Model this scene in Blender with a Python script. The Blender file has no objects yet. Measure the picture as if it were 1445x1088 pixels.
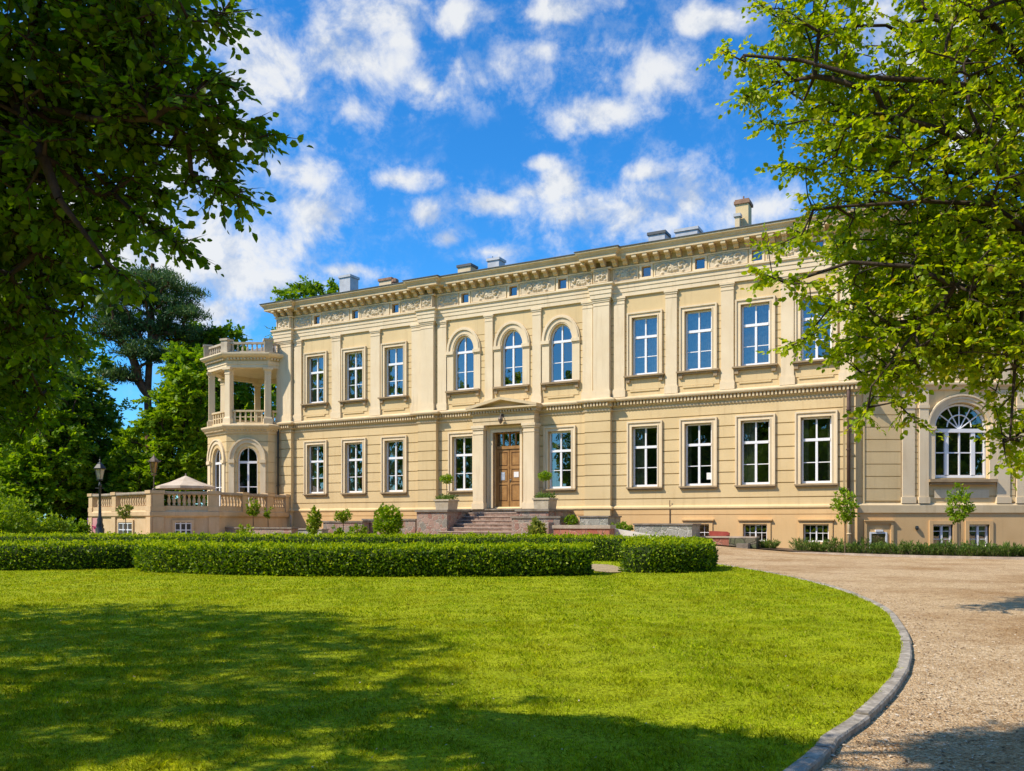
import bpy, math, random
import numpy as np
from mathutils import Matrix, Vector
random.seed(7); rng = np.random.default_rng(7)
S = bpy.context.scene
COL = S.collection
PI = math.pi
# ------------------------------------------------------------------ measured camera / palace frame
F, HZ, EYE = 1180.0, 736.0, 1.35          # focal length in photo pixels, horizon row, eye height
TA = F/2208.0; AL = math.atan(TA); CA, SA = math.cos(AL), math.sin(AL); D0 = 43.5
def U(x, p=0.0):                           # photo column -> distance along the facade (offset p in front of it)
    m = (x-722.5)/F
    return (m*(D0-p*CA)+p*SA)/(CA+m*SA)
def ZF(x, y, p=0.0):
    return EYE+(HZ-y)/F*(D0-U(x, p)*SA-p*CA)
def at(x, Y): return (x-722.5)/F*Y         # world X of a photo column at depth Y
def zat(y, Y): return EYE+(HZ-y)/F*Y
MP = Matrix.Translation((0, D0, 0)) @ Matrix.Rotation(-AL, 4, 'Z')   # palace frame (u, inward, z)
def pw(u, p, z=0.0): return MP @ Vector((u, -p, z))
def ss(a, b, x):
    t = np.clip((np.asarray(x, float)-a)/(b-a), 0, 1); return t*t*(3-2*t)
def terrain(x, y): return 0.45*ss(24, 38, y)*(1-ss(6, 14, x))
def tz(x, y): return float(terrain(x, y))

# ------------------------------------------------------------------ materials
def newmat(name):
    m = bpy.data.materials.new(name); m.use_nodes = True
    nt = m.node_tree; nt.nodes.clear()
    out = nt.nodes.new('ShaderNodeOutputMaterial')
    return m, nt, out
def N(nt, t, **kw):
    n = nt.nodes.new(t)
    for k, v in kw.items():
        if k.startswith('i_'):
            n.inputs[k[2:].replace('_', ' ')].default_value = v
        else: setattr(n, k, v)
    return n
def ramp(nt, stops):
    r = nt.nodes.new('ShaderNodeValToRGB'); e = r.color_ramp.elements
    while len(e) < len(stops): e.new(0.5)
    for k, (p, c) in enumerate(stops):
        e[k].position = p; e[k].color = (*c, 1)
    return r
def noise(nt, vec, scale, detail=4, rough=.55):
    n = nt.nodes.new('ShaderNodeTexNoise'); n.inputs['Scale'].default_value = scale
    n.inputs['Detail'].default_value = detail; n.inputs['Roughness'].default_value = rough
    if vec is not None: nt.links.new(vec, n.inputs['Vector'])
    return n
def mixc(nt, fac, a, b, mode='MIX'):
    m = nt.nodes.new('ShaderNodeMix'); m.data_type = 'RGBA'; m.blend_type = mode
    for sock, v in ((m.inputs['Factor'], fac), (m.inputs['A'], a), (m.inputs['B'], b)):
        if hasattr(v, 'node'): nt.links.new(v, sock)
        elif isinstance(v, (int, float)): sock.default_value = v
        else: sock.default_value = (*v, 1)
    return m.outputs['Result']
def surf(name, c1, c2, scale=1.5, rough=.85, bump=.15, bscale=40, streak=.0, streak_c=(.2, .16, .1), spec=.3, fine=0.0, metal=0.0):
    """two-tone noise surface with optional vertical rain streaks"""
    m, nt, out = newmat(name)
    tc = N(nt, 'ShaderNodeTexCoord')
    v = tc.outputs['Object']
    n1 = noise(nt, v, scale, 5)
    r = ramp(nt, [(.35, c1), (.68, c2)]); nt.links.new(n1.outputs['Fac'], r.inputs['Fac'])
    col = r.outputs['Color']
    if fine:
        n3 = noise(nt, v, bscale*.6, 3)
        rr = ramp(nt, [(.3, (1-fine,)*3), (.7, (1+fine*.5,)*3)]); nt.links.new(n3.outputs['Fac'], rr.inputs['Fac'])
        col = mixc(nt, 1.0, col, rr.outputs['Color'], 'MULTIPLY')
    if streak:
        mp = N(nt, 'ShaderNodeMapping'); mp.inputs['Scale'].default_value = (3.2, 3.2, .25)
        nt.links.new(v, mp.inputs['Vector'])
        n2 = noise(nt, mp.outputs['Vector'], 1.3, 6, .65)
        r2 = ramp(nt, [(.52, (0, 0, 0)), (.8, (streak,)*3)]); nt.links.new(n2.outputs['Fac'], r2.inputs['Fac'])
        col = mixc(nt, r2.outputs['Color'], col, streak_c)
    b = N(nt, 'ShaderNodeBsdfPrincipled'); b.inputs['Roughness'].default_value = rough
    b.inputs['Specular IOR Level'].default_value = spec; b.inputs['Metallic'].default_value = metal
    nt.links.new(col, b.inputs['Base Color'])
    if bump:
        nb = noise(nt, v, bscale, 4)
        bp = N(nt, 'ShaderNodeBump'); bp.inputs['Strength'].default_value = bump; bp.inputs['Distance'].default_value = .02
        nt.links.new(nb.outputs['Fac'], bp.inputs['Height']); nt.links.new(bp.outputs['Normal'], b.inputs['Normal'])
    nt.links.new(b.outputs[0], out.inputs['Surface'])
    return m
def leafmat(name, stops, trans=.45, tcol=(1.25, 1.35, .5), rough=.5, patch=0.0, patch_c=(.2, .17, .03), spec=.22, clump=False):
    m, nt, out = newmat(name)
    g = N(nt, 'ShaderNodeNewGeometry')
    r = ramp(nt, stops); nt.links.new(g.outputs['Random Per Island'], r.inputs['Fac'])
    col = r.outputs['Color']
    if patch:
        tc = N(nt, 'ShaderNodeTexCoord'); n1 = noise(nt, tc.outputs['Object'], .9, 5, .6)
        rp = ramp(nt, [(.42, (0, 0, 0)), (.72, (patch,)*3)]); nt.links.new(n1.outputs['Fac'], rp.inputs['Fac'])
        col = mixc(nt, rp.outputs['Color'], col, patch_c)
    if clump:
        tc = N(nt, 'ShaderNodeTexCoord')
        for sc_, lo, hi in ((9, .55, 1.2), (32, .5, 1.3)):
            n2 = noise(nt, tc.outputs['Object'], sc_, 3); r2 = ramp(nt, [(.32, (lo,)*3), (.68, (hi,)*3)]); nt.links.new(n2.outputs['Fac'], r2.inputs['Fac'])
            col = mixc(nt, 1.0, col, r2.outputs['Color'], 'MULTIPLY')
    d = N(nt, 'ShaderNodeBsdfPrincipled'); d.inputs['Roughness'].default_value = rough; d.inputs['Specular IOR Level'].default_value = spec
    nt.links.new(col, d.inputs['Base Color'])
    t = N(nt, 'ShaderNodeBsdfTranslucent')
    nt.links.new(mixc(nt, 1.0, col, tcol, 'MULTIPLY'), t.inputs['Color'])
    mx = N(nt, 'ShaderNodeMixShader'); mx.inputs[0].default_value = trans
    nt.links.new(d.outputs[0], mx.inputs[1]); nt.links.new(t.outputs[0], mx.inputs[2])
    nt.links.new(mx.outputs[0], out.inputs['Surface'])
    return m
M = {}
M['stucco'] = surf('cream_stucco', (.655, .492, .258), (.735, .566, .312), .45, .9, .15, 60, .65, (.50, .36, .19), .2, .05)
M['pale'] = surf('pale_stucco', (.735, .59, .385), (.80, .665, .455), .7, .9, .12, 60, .65, (.52, .40, .24), .2, .05)
M['base'] = surf('ochre_base_stucco', (.66, .43, .20), (.74, .50, .245), .6, .9, .12, 60, .4, (.48, .31, .15), .2, .05)
M['trim'] = surf('trim_stucco', (.62, .485, .29), (.72, .58, .37), .8, .9, .1, 50, .5, (.36, .26, .14), .2, .06)
M['relief'] = surf('relief_stucco', (.56, .46, .31), (.70, .59, .42), 2.2, .9, .1, 50, .3, (.36, .28, .17), .2, .1)
M['terr'] = surf('terrace_stucco', (.60, .42, .23), (.69, .51, .31), 1.3, .9, .2, 45, .6, (.42, .28, .16), .2, .08)
M['sillst'] = surf('sill_stone', (.30, .22, .13), (.42, .31, .18), 2, .8, .1, 50, 0, spec=.3, fine=.1)
M['white'] = surf('white_paint', (.80, .81, .83), (.86, .86, .87), 2, .4, .02, 60, 0, spec=.5)
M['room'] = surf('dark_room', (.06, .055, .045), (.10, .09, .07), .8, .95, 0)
M['curtain'] = surf('curtain_cloth', (.30, .30, .20), (.52, .52, .40), 6, .9, .1, 20)
M['roof'] = surf('dark_roof_sheet', (.05, .055, .055), (.085, .09, .09), 1.2, .5, .05, 30, .3, (.12, .1, .08), .5)
M['slate'] = surf('slate', (.16, .155, .15), (.28, .27, .26), 3, .7, .3, 14)
M['pipe'] = surf('pipe_brown', (.09, .05, .035), (.14, .085, .06), 3, .5, .05, 30)
M['black'] = surf('black_iron', (.012, .016, .016), (.03, .036, .034), 4, .4, .05, 40, 0, spec=.5)
M['gold'] = surf('gilt_iron', (.30, .17, .05), (.50, .33, .12), 6, .4, .1, 40, metal=.4)
M['bronze'] = surf('brown_iron', (.10, .07, .05), (.20, .15, .11), 6, .5, .1, 40)
M['lampglass'] = surf('lamp_glass', (.42, .36, .26), (.55, .49, .38), 3, .15, 0, spec=.6)
M['canvas'] = surf('parasol_canvas', (.50, .40, .30), (.62, .52, .41), 2, .9, .1, 30)
M['wood'] = surf('oak_door', (.30, .15, .045), (.42, .225, .075), 3.5, .45, .1, 30, .5, (.12, .05, .015), .4, .12)
M['woodd'] = surf('oak_groove', (.13, .06, .02), (.18, .085, .03), 4, .6, .1, 30)
M['paper'] = surf('paper', (.72, .72, .72), (.80, .80, .80), 8, .7, 0)
M['bluepaper'] = surf('blue_notice', (.22, .28, .38), (.50, .54, .60), 9, .7, 0)
M['steps'] = surf('granite_steps', (.22, .135, .095), (.42, .29, .225), 3.2, .85, .4, 25, 0, spec=.25, fine=.3)
M['tread'] = surf('worn_tread', (.34, .25, .19), (.50, .39, .31), 3, .8, .3, 30, 0, fine=.2)
M['cap'] = surf('cap_stone', (.17, .14, .11), (.30, .26, .21), 2.5, .8, .3, 30, 0, fine=.2)
M['capl'] = surf('light_cap_stone', (.36, .29, .22), (.50, .42, .33), 2.5, .8, .3, 30, 0, fine=.2)
M['planter'] = surf('planter_concrete', (.42, .35, .25), (.56, .48, .36), 3, .9, .2, 40, .4, (.28, .22, .14), fine=.1)
M['kerb'] = surf('kerb_granite', (.27, .235, .185), (.46, .41, .335), 5.0, .85, .5, 30, 0, fine=.4)
M['lead'] = surf('grey_metal', (.40, .41, .42), (.52, .53, .54), 3, .5, .05, 30)
M['brick'] = surf('old_brick', (.24, .13, .08), (.36, .22, .14), 6, .9, .3, 30)
M['soil'] = surf('soil', (.10, .065, .04), (.19, .13, .08), 3, .95, .6, 25, 0, fine=.3)
M['soilp'] = surf('dry_soil', (.34, .25, .14), (.46, .36, .20), 3, .95, .6, 25, 0, fine=.3)
M['bark'] = surf('bark', (.030, .022, .015), (.085, .062, .042), 5, .95, .8, 25)
M['barkr'] = surf('pine_bark', (.09, .045, .025), (.20, .10, .055), 3, .95, .8, 20)
M['stem'] = surf('green_brown_stem', (.10, .07, .04), (.17, .125, .07), 8, .9, .3, 40)

def rubble(name, cs, scale=3.2):
    m, nt, out = newmat(name)
    tc = N(nt, 'ShaderNodeTexCoord'); v = tc.outputs['Object']
    nn = noise(nt, v, 2.5, 4)
    vv = N(nt, 'ShaderNodeVectorMath', operation='MULTIPLY_ADD'); nt.links.new(nn.outputs['Color'], vv.inputs[0])
    vv.inputs[1].default_value = (.35, .35, .35); nt.links.new(v, vv.inputs[2])
    vo = N(nt, 'ShaderNodeTexVoronoi'); vo.inputs['Scale'].default_value = scale; nt.links.new(vv.outputs[0], vo.inputs['Vector'])
    ve = N(nt, 'ShaderNodeTexVoronoi', feature='DISTANCE_TO_EDGE'); ve.inputs['Scale'].default_value = scale; nt.links.new(vv.outputs[0], ve.inputs['Vector'])
    sp = N(nt, 'ShaderNodeSeparateColor'); nt.links.new(vo.outputs['Color'], sp.inputs[0])
    r = ramp(nt, [(0, cs[0]), (.5, cs[1]), (1, cs[2])]); nt.links.new(sp.outputs[0], r.inputs['Fac'])
    n2 = noise(nt, v, 22, 4)
    r2 = ramp(nt, [(.3, (.6,)*3), (.7, (1.15,)*3)]); nt.links.new(n2.outputs['Fac'], r2.inputs['Fac'])
    c = mixc(nt, 1.0, r.outputs['Color'], r2.outputs['Color'], 'MULTIPLY')
    re = ramp(nt, [(0.0, (0, 0, 0)), (.06, (1, 1, 1))]); nt.links.new(ve.outputs['Distance'], re.inputs['Fac'])
    c = mixc(nt, re.outputs['Color'], cs[3], c)
    b = N(nt, 'ShaderNodeBsdfPrincipled'); b.inputs['Roughness'].default_value = .85; nt.links.new(c, b.inputs['Base Color'])
    bp = N(nt, 'ShaderNodeBump'); bp.inputs['Strength'].default_value = .6; bp.inputs['Distance'].default_value = .04
    nt.links.new(re.outputs['Color'], bp.inputs['Height']); nt.links.new(bp.outputs[0], b.inputs['Normal'])
    nt.links.new(b.outputs[0], out.inputs['Surface']); return m
M['pinkrub'] = rubble('pink_rubble', [(.30, .15, .11), (.40, .27, .21), (.24, .22, .18), (.42, .36, .29)])
M['redrub'] = rubble('red_rubble', [(.40, .12, .07), (.46, .19, .12), (.32, .10, .06), (.40, .24, .17)], 2.2)
M['greyrub'] = rubble('grey_rubble', [(.30, .29, .24), (.40, .39, .33), (.24, .25, .19), (.46, .44, .38)], 2.6)
M['mossrub'] = rubble('mossy_rubble', [(.11, .10, .06), (.17, .15, .10), (.10, .12, .05), (.07, .06, .04)], 2.6)
M['redstone'] = surf('red_stone', (.30, .05, .035), (.38, .09, .06), 3, .7, .1, 30)
M['rampwhite'] = surf('ramp_render', (.52, .49, .43), (.66, .62, .55), 2, .9, .1, 40, .4, (.4, .36, .3))

def glassmat():
    m, nt, out = newmat('window_glass')
    tc = N(nt, 'ShaderNodeTexCoord'); n1 = noise(nt, tc.outputs['Object'], 1.7, 2)
    bp = N(nt, 'ShaderNodeBump'); bp.inputs['Strength'].default_value = .12; bp.inputs['Distance'].default_value = .02
    nt.links.new(n1.outputs['Fac'], bp.inputs['Height'])
    gl = N(nt, 'ShaderNodeBsdfGlossy'); gl.inputs['Roughness'].default_value = .015; gl.inputs['Color'].default_value = (.90, .90, .90, 1)
    nt.links.new(bp.outputs[0], gl.inputs['Normal'])
    tr = N(nt, 'ShaderNodeBsdfTransparent'); tr.inputs['Color'].default_value = (.58, .62, .60, 1)
    lw = N(nt, 'ShaderNodeLayerWeight'); lw.inputs['Blend'].default_value = .28
    mr = N(nt, 'ShaderNodeMapRange'); mr.inputs['To Min'].default_value = .20; mr.inputs['To Max'].default_value = .8
    nt.links.new(lw.outputs['Fresnel'], mr.inputs['Value'])
    mx = N(nt, 'ShaderNodeMixShader'); nt.links.new(mr.outputs[0], mx.inputs[0])
    nt.links.new(tr.outputs[0], mx.inputs[1]); nt.links.new(gl.outputs[0], mx.inputs[2])
    nt.links.new(mx.outputs[0], out.inputs['Surface']); return m
M['glass'] = glassmat()

def gravelmat():
    m, nt, out = newmat('gravel')
    tc = N(nt, 'ShaderNodeTexCoord'); v = tc.outputs['Object']
    vo = N(nt, 'ShaderNodeTexVoronoi'); vo.inputs['Scale'].default_value = 64; nt.links.new(v, vo.inputs['Vector'])
    sp = N(nt, 'ShaderNodeSeparateColor'); nt.links.new(vo.outputs['Color'], sp.inputs[0])
    r = ramp(nt, [(0, (.32, .20, .10)), (.3, (.48, .34, .19)), (.7, (.61, .46, .275)), (1, (.75, .62, .44))])
    nt.links.new(sp.outputs[0], r.inputs['Fac'])
    n1 = noise(nt, v, .35, 6, .6)
    r1 = ramp(nt, [(.36, (.74, .63, .50)), (.56, (1.06, 1.04, 1.01))]); nt.links.new(n1.outputs['Fac'], r1.inputs['Fac'])
    c = mixc(nt, 1.0, r.outputs['Color'], r1.outputs['Color'], 'MULTIPLY')
    n2 = noise(nt, v, 4.5, 5, .65)
    r2 = ramp(nt, [(.35, (.8, .76, .7)), (.6, (1.04, 1.04, 1.03))]); nt.links.new(n2.outputs['Fac'], r2.inputs['Fac'])
    c = mixc(nt, 1.0, c, r2.outputs['Color'], 'MULTIPLY')
    b = N(nt, 'ShaderNodeBsdfPrincipled'); b.inputs['Roughness'].default_value = .9; b.inputs['Specular IOR Level'].default_value = .2
    nt.links.new(c, b.inputs['Base Color'])
    bp = N(nt, 'ShaderNodeBump'); bp.inputs['Strength'].default_value = .8; bp.inputs['Distance'].default_value = .02
    ad = N(nt, 'ShaderNodeMath', operation='ADD'); nt.links.new(vo.outputs['Distance'], ad.inputs[0]); nt.links.new(n2.outputs['Fac'], ad.inputs[1])
    nt.links.new(ad.outputs[0], bp.inputs['Height']); nt.links.new(bp.outputs[0], b.inputs['Normal'])
    nt.links.new(b.outputs[0], out.inputs['Surface']); return m
M['gravel'] = gravelmat()
M['lawn'] = surf('lawn_turf', (.25, .31, .008), (.38, .42, .012), .8, .95, .6, 45, 0, fine=.5, spec=.1)
M['ground'] = surf('park_ground', (.05, .085, .015), (.10, .12, .03), .4, .95, .5, 12, 0, fine=.4, spec=.1)
M['grass'] = leafmat('grass_blade', [(0, (.18, .29, .005)), (.5, (.37, .50, .006)), (.9, (.52, .58, .010)), (1, (.46, .43, .14))], .40, (1.35, 1.25, .4), .6, .6, (.52, .48, .014), .08, True)
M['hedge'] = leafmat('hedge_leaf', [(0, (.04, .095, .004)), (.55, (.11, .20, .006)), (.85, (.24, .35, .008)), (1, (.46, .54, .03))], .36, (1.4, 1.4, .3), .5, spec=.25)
M['hedgelit'] = leafmat('hedge_leaf_lit', [(0, (.16, .27, .005)), (.5, (.32, .43, .007)), (1, (.48, .55, .014))], .48, (1.4, 1.3, .3), .6, spec=.1)  # lit copy of the hedge leaf: sunlight on the tops put into the colour
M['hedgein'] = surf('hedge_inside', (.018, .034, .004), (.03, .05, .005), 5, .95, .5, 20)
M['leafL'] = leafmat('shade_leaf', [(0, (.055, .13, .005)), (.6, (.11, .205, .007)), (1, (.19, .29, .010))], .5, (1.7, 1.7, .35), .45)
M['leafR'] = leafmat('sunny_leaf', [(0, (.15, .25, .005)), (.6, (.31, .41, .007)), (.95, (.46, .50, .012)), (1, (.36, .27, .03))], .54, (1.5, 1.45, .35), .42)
M['leafA'] = leafmat('maple_leaf', [(0, (.10, .20, .006)), (.6, (.20, .33, .008)), (1, (.32, .42, .012))], .46, (1.4, 1.4, .4), .5)
M['leafB'] = leafmat('lime_leaf', [(0, (.075, .16, .008)), (.6, (.16, .27, .010)), (1, (.27, .37, .014))], .42, (1.4, 1.4, .4), .5)
M['leafD'] = leafmat('dark_leaf', [(0, (.05, .11, .006)), (.7, (.11, .20, .009)), (1, (.22, .31, .012))], .4, (1.5, 1.5, .4), .5)
M['needle'] = leafmat('pine_needle', [(0, (.035, .085, .025)), (.7, (.085, .155, .040)), (1, (.15, .22, .05))], .25, (1.2, 1.2, .6), .5)
M['shrub'] = leafmat('shrub_leaf', [(0, (.11, .19, .010)), (.6, (.22, .33, .014)), (1, (.36, .44, .03))], .42, (1.3, 1.3, .4), .45)
M['tuft'] = leafmat('bed_leaf', [(0, (.06, .13, .022)), (.6, (.12, .20, .032)), (1, (.21, .28, .055))], .35, (1.2, 1.2, .5), .5)
M['yell'] = leafmat('yellow_leaf', [(0, (.14, .20, .02)), (.6, (.26, .30, .05)), (1, (.45, .44, .16))], .35, (1.2, 1.2, .5), .5)
M['litter'] = leafmat('leaf_litter', [(0, (.09, .05, .025)), (.35, (.24, .15, .08)), (.6, (.48, .36, .23)), (1, (.66, .57, .44))], .05, (1, 1, 1), .8)
M['moss'] = surf('green_moss', (.08, .16, .03), (.16, .26, .06), 5, .95, .3, 30)
M['pink'] = surf('pink_wash', (.50, .20, .24), (.62, .33, .30), 2, .9, .1, 30)
M['purple'] = surf('purple_wash', (.16, .05, .28), (.26, .10, .34), 2, .9, .1, 30)
M['magenta'] = surf('magenta_paint', (.62, .03, .16), (.68, .06, .2), 2, .6, 0)

# ------------------------------------------------------------------ mesh builder
class MB:
    def __init__(s, Mx=None): s.v = []; s.f = []; s.m = []; s.M = Mx or Matrix.Identity(4); s.mat = 0
    def add(s, verts, faces):
        o = len(s.v); Mx = s.M
        s.v.extend([tuple(Mx @ Vector(p)) for p in verts])
        s.f.extend([tuple(i+o for i in f) for f in faces]); s.m.extend([s.mat]*len(faces))
    def box(s, a0, a1, b0, b1, c0, c1):
        s.add([(a0, b0, c0), (a1, b0, c0), (a1, b1, c0), (a0, b1, c0), (a0, b0, c1), (a1, b0, c1), (a1, b1, c1), (a0, b1, c1)],
              [(0, 3, 2, 1), (4, 5, 6, 7), (0, 1, 5, 4), (1, 2, 6, 5), (2, 3, 7, 6), (3, 0, 4, 7)])
    def prism(s, poly, fn, a, b):           # closed 2-d polygon extruded: fn(p, t) -> 3-d
        n = len(poly)
        s.add([fn(p, a) for p in poly]+[fn(p, b) for p in poly],
              [tuple(range(n))[::-1], tuple(range(n, 2*n))]+[(i, (i+1) % n, n+(i+1) % n, n+i) for i in range(n)])
    def sweep(s, path, prof, side=-1, caps=True):   # path in plan, prof = closed polygon of (outset, z)
        n = len(path); k = len(prof); P = [Vector(p) for p in path]
        offs = []
        for i in range(n):
            ds = []
            if i > 0: ds.append((P[i]-P[i-1]).normalized())
            if i < n-1: ds.append((P[i+1]-P[i]).normalized())
            ns = [Vector((-d.y, d.x))*side for d in ds]
            if len(ns) == 2:
                m = ns[0]+ns[1]
                m = m*(1.0/max(.15, 1+ns[0].dot(ns[1])))
            else: m = ns[0]
            offs.append(m)
        vs = []
        for i in range(n):
            for (o, z) in prof: vs.append((P[i].x+offs[i].x*o, P[i].y+offs[i].y*o, z))
        fs = [(i*k+j, i*k+(j+1) % k, (i+1)*k+(j+1) % k, (i+1)*k+j) for i in range(n-1) for j in range(k)]
        if caps: fs += [tuple(range(k))[::-1], tuple((n-1)*k+j for j in range(k))]
        s.add(vs, fs)
    def tube(s, pts, rad, seg=6, caps=True):
        P = [Vector(p) for p in pts]; n = len(P)
        if not hasattr(rad, '__len__'): rad = [rad]*n
        vs = []; up0 = None
        for i in range(n):
            d = (P[min(i+1, n-1)]-P[max(i-1, 0)])
            d = d.normalized() if d.length > 1e-6 else Vector((0, 0, 1))
            if up0 is None: up0 = Vector((1, 0, 0)) if abs(d.x) < .8 else Vector((0, 1, 0))
            a = (up0-d*up0.dot(d)).normalized(); b = d.cross(a); up0 = a
            for j in range(seg):
                t = 2*PI*j/seg; vs.append(P[i]+(a*math.cos(t)+b*math.sin(t))*rad[i])
        fs = [(i*seg+j, i*seg+(j+1) % seg, (i+1)*seg+(j+1) % seg, (i+1)*seg+j) for i in range(n-1) for j in range(seg)]
        if caps: fs += [tuple(range(seg))[::-1], tuple((n-1)*seg+j for j in range(seg))]
        s.add(vs, fs)
    def lathe(s, prof, cx=0, cy=0, seg=12, rot=0.0, sq=False):   # prof (r, z)
        k = len(prof); vs = []
        for (r, z) in prof:
            for j in range(seg):
                t = 2*PI*j/seg+rot; vs.append((cx+r*math.cos(t), cy+r*math.sin(t), z))
        fs = [(i*seg+j, i*seg+(j+1) % seg, (i+1)*seg+(j+1) % seg, (i+1)*seg+j) for i in range(k-1) for j in range(seg)]
        fs += [tuple(range(seg))[::-1], tuple((k-1)*seg+j for j in range(seg))]
        s.add(vs, fs)
    def build(s, name, mats, parent=None, smooth=False):
        me = bpy.data.meshes.new(name); me.from_pydata(s.v, [], s.f)
        if not isinstance(mats, (list, tuple)): mats = [mats]
        for m in mats: me.materials.append(m)
        if any(s.m): me.polygons.foreach_set('material_index', s.m)
        if smooth: me.polygons.foreach_set('use_smooth', [True]*len(s.f))
        me.update()
        return link(bpy.data.objects.new(name, me), parent)
def link(o, parent=None):
    COL.objects.link(o)
    if parent is not None:
        o.parent = parent
        o.matrix_parent_inverse = wmat(parent).inverted()
    return o
def wmat(o):                                  # world matrix without a depsgraph update
    m = o.matrix_basis.copy()
    if o.parent: m = wmat(o.parent) @ o.matrix_parent_inverse @ m
    return m
def np_obj(name, verts, quads, mats, parent=None, smooth=False):
    me = bpy.data.meshes.new(name); nv, nf = len(verts), len(quads); k = quads.shape[1]
    me.vertices.add(nv); me.vertices.foreach_set('co', np.ascontiguousarray(verts, np.float32).ravel())
    me.loops.add(nf*k); me.loops.foreach_set('vertex_index', np.ascontiguousarray(quads, np.int32).ravel())
    me.polygons.add(nf); me.polygons.foreach_set('loop_start', np.arange(0, nf*k, k, dtype=np.int32))
    for m in (mats if isinstance(mats, (list, tuple)) else [mats]): me.materials.append(m)
    if smooth: me.polygons.foreach_set('use_smooth', np.ones(nf, bool))
    me.update(calc_edges=True)
    return link(bpy.data.objects.new(name, me), parent)
def thing(name, label, cat, loc=(0, 0, 0), rz=0.0, group=None):
    o = bpy.data.objects.new(name, None); COL.objects.link(o)
    o.location = loc; o.rotation_euler = (0, 0, rz); o.empty_display_size = .3
    return tag(o, label, cat, group)
def tag(o, label, cat, group=None):
    o['label'] = label; o['category'] = cat
    if group: o['group'] = group
    return o
def struct(o, kind='structure'): o['kind'] = kind; return o
def dup(root, loc, rz=0.0, label=None, scale=None):
    r = root.copy(); COL.objects.link(r); r.location = loc; r.rotation_euler = (0, 0, rz)
    if scale: r.scale = scale
    if label: r['label'] = label
    for ch in root.children:
        c = ch.copy(); COL.objects.link(c); c.parent = r
        for g in ch.children:
            d = g.copy(); COL.objects.link(d); d.parent = c
    return r

# ------------------------------------------------------------------ facade pieces
def arc_pts(c, hw, zs, zt, n=14):             # elliptical arch from right spring to left spring
    return [(c+hw*math.cos(PI*i/n), zs+(zt-zs)*math.sin(PI*i/n)) for i in range(n+1)]
def facade(mb, u0, u1, z0, z1, ops=(), grooves=(), y=0.0, depth=.26, room=True, rmat=1, ends=False):
    """wall sheet at y with openings (c, w, zb, zt, spring or None), grooves (z, h, d), reveals and dark rooms behind"""
    us = {u0, u1}; zs = {z0, z1}
    for (c, w, zb, zt, sp) in ops: us |= {c-w/2, c+w/2}; zs |= {zb, zt}
    gr = [(g, h, d) for (g, h, d) in grooves if z0 < g and g+h < z1]
    gz = []
    for (g, h, d) in gr:
        if not any(abs(g-zz) < .03 or abs(g+h-zz) < .03 for zz in zs): gz.append((g, g+h, d))
    for a, b, d in gz: zs |= {a, b}
    us = sorted(us); zs = sorted(zs)
    for j in range(len(zs)-1):
        za, zb = zs[j], zs[j+1]; zm = (za+zb)/2
        d = next((d for a, b, d in gz if a-1e-6 <= zm <= b+1e-6), 0)
        for i in range(len(us)-1):
            a, b = us[i], us[i+1]; um = (a+b)/2
            if any(c-w/2 < um < c+w/2 and qb < zm < qt for (c, w, qb, qt, sp) in ops): continue
            mb.add([(a, y+d, za), (b, y+d, za), (b, y+d, zb), (a, y+d, zb)], [(0, 1, 2, 3)])
            if d:
                mb.add([(a, y, za), (b, y, za), (b, y+d, za), (a, y+d, za)], [(0, 1, 2, 3)])
                mb.add([(a, y, zb), (b, y, zb), (b, y+d, zb), (a, y+d, zb)], [(3, 2, 1, 0)])
    if ends:
        for uu in (u0, u1): mb.add([(uu, y, z0), (uu, y+.6, z0), (uu, y+.6, z1), (uu, y, z1)], [(0, 1, 2, 3)])
    for (c, w, zb, zt, sp) in ops:
        l, r = c-w/2, c+w/2
        if sp is None: loop = [(l, zb), (r, zb), (r, zt), (l, zt)]
        else:
            ap = arc_pts(c, w/2, sp, zt)
            loop = [(l, zb), (r, zb)]+ap
            n = len(ap)
            for i in range(n-1):                # spandrels
                corner = (r, zt) if i < n//2 else (l, zt)
                mb.add([(ap[i][0], y, ap[i][1]), (corner[0], y, corner[1]), (ap[i+1][0], y, ap[i+1][1])], [(0, 1, 2)])
        k = len(loop)
        mb.add([(p[0], y, p[1]) for p in loop]+[(p[0], y+depth, p[1]) for p in loop],
               [(i, (i+1) % k, k+(i+1) % k, k+i) for i in range(k)])
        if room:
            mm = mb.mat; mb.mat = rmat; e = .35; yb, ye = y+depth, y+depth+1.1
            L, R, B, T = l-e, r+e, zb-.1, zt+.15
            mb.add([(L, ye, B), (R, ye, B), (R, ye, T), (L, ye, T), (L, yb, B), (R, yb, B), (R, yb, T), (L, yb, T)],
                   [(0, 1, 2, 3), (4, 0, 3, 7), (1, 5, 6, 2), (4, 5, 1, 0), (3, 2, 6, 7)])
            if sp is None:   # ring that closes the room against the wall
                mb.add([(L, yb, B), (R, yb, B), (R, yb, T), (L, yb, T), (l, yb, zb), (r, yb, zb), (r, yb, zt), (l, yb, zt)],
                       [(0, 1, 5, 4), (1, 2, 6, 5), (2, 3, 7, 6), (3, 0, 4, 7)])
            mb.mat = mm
def ring(mb, c, w, zb, zt, wd, y0, y1, bottom=False):
    l, r = c-w/2, c+w/2
    mb.box(l-wd, l, y1, y0, zb, zt+wd); mb.box(r, r+wd, y1, y0, zb, zt+wd); mb.box(l, r, y1+.002, y0, zt, zt+wd)
    if bottom: mb.box(l-wd, r+wd, y1, y0, zb-wd, zb)
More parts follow.
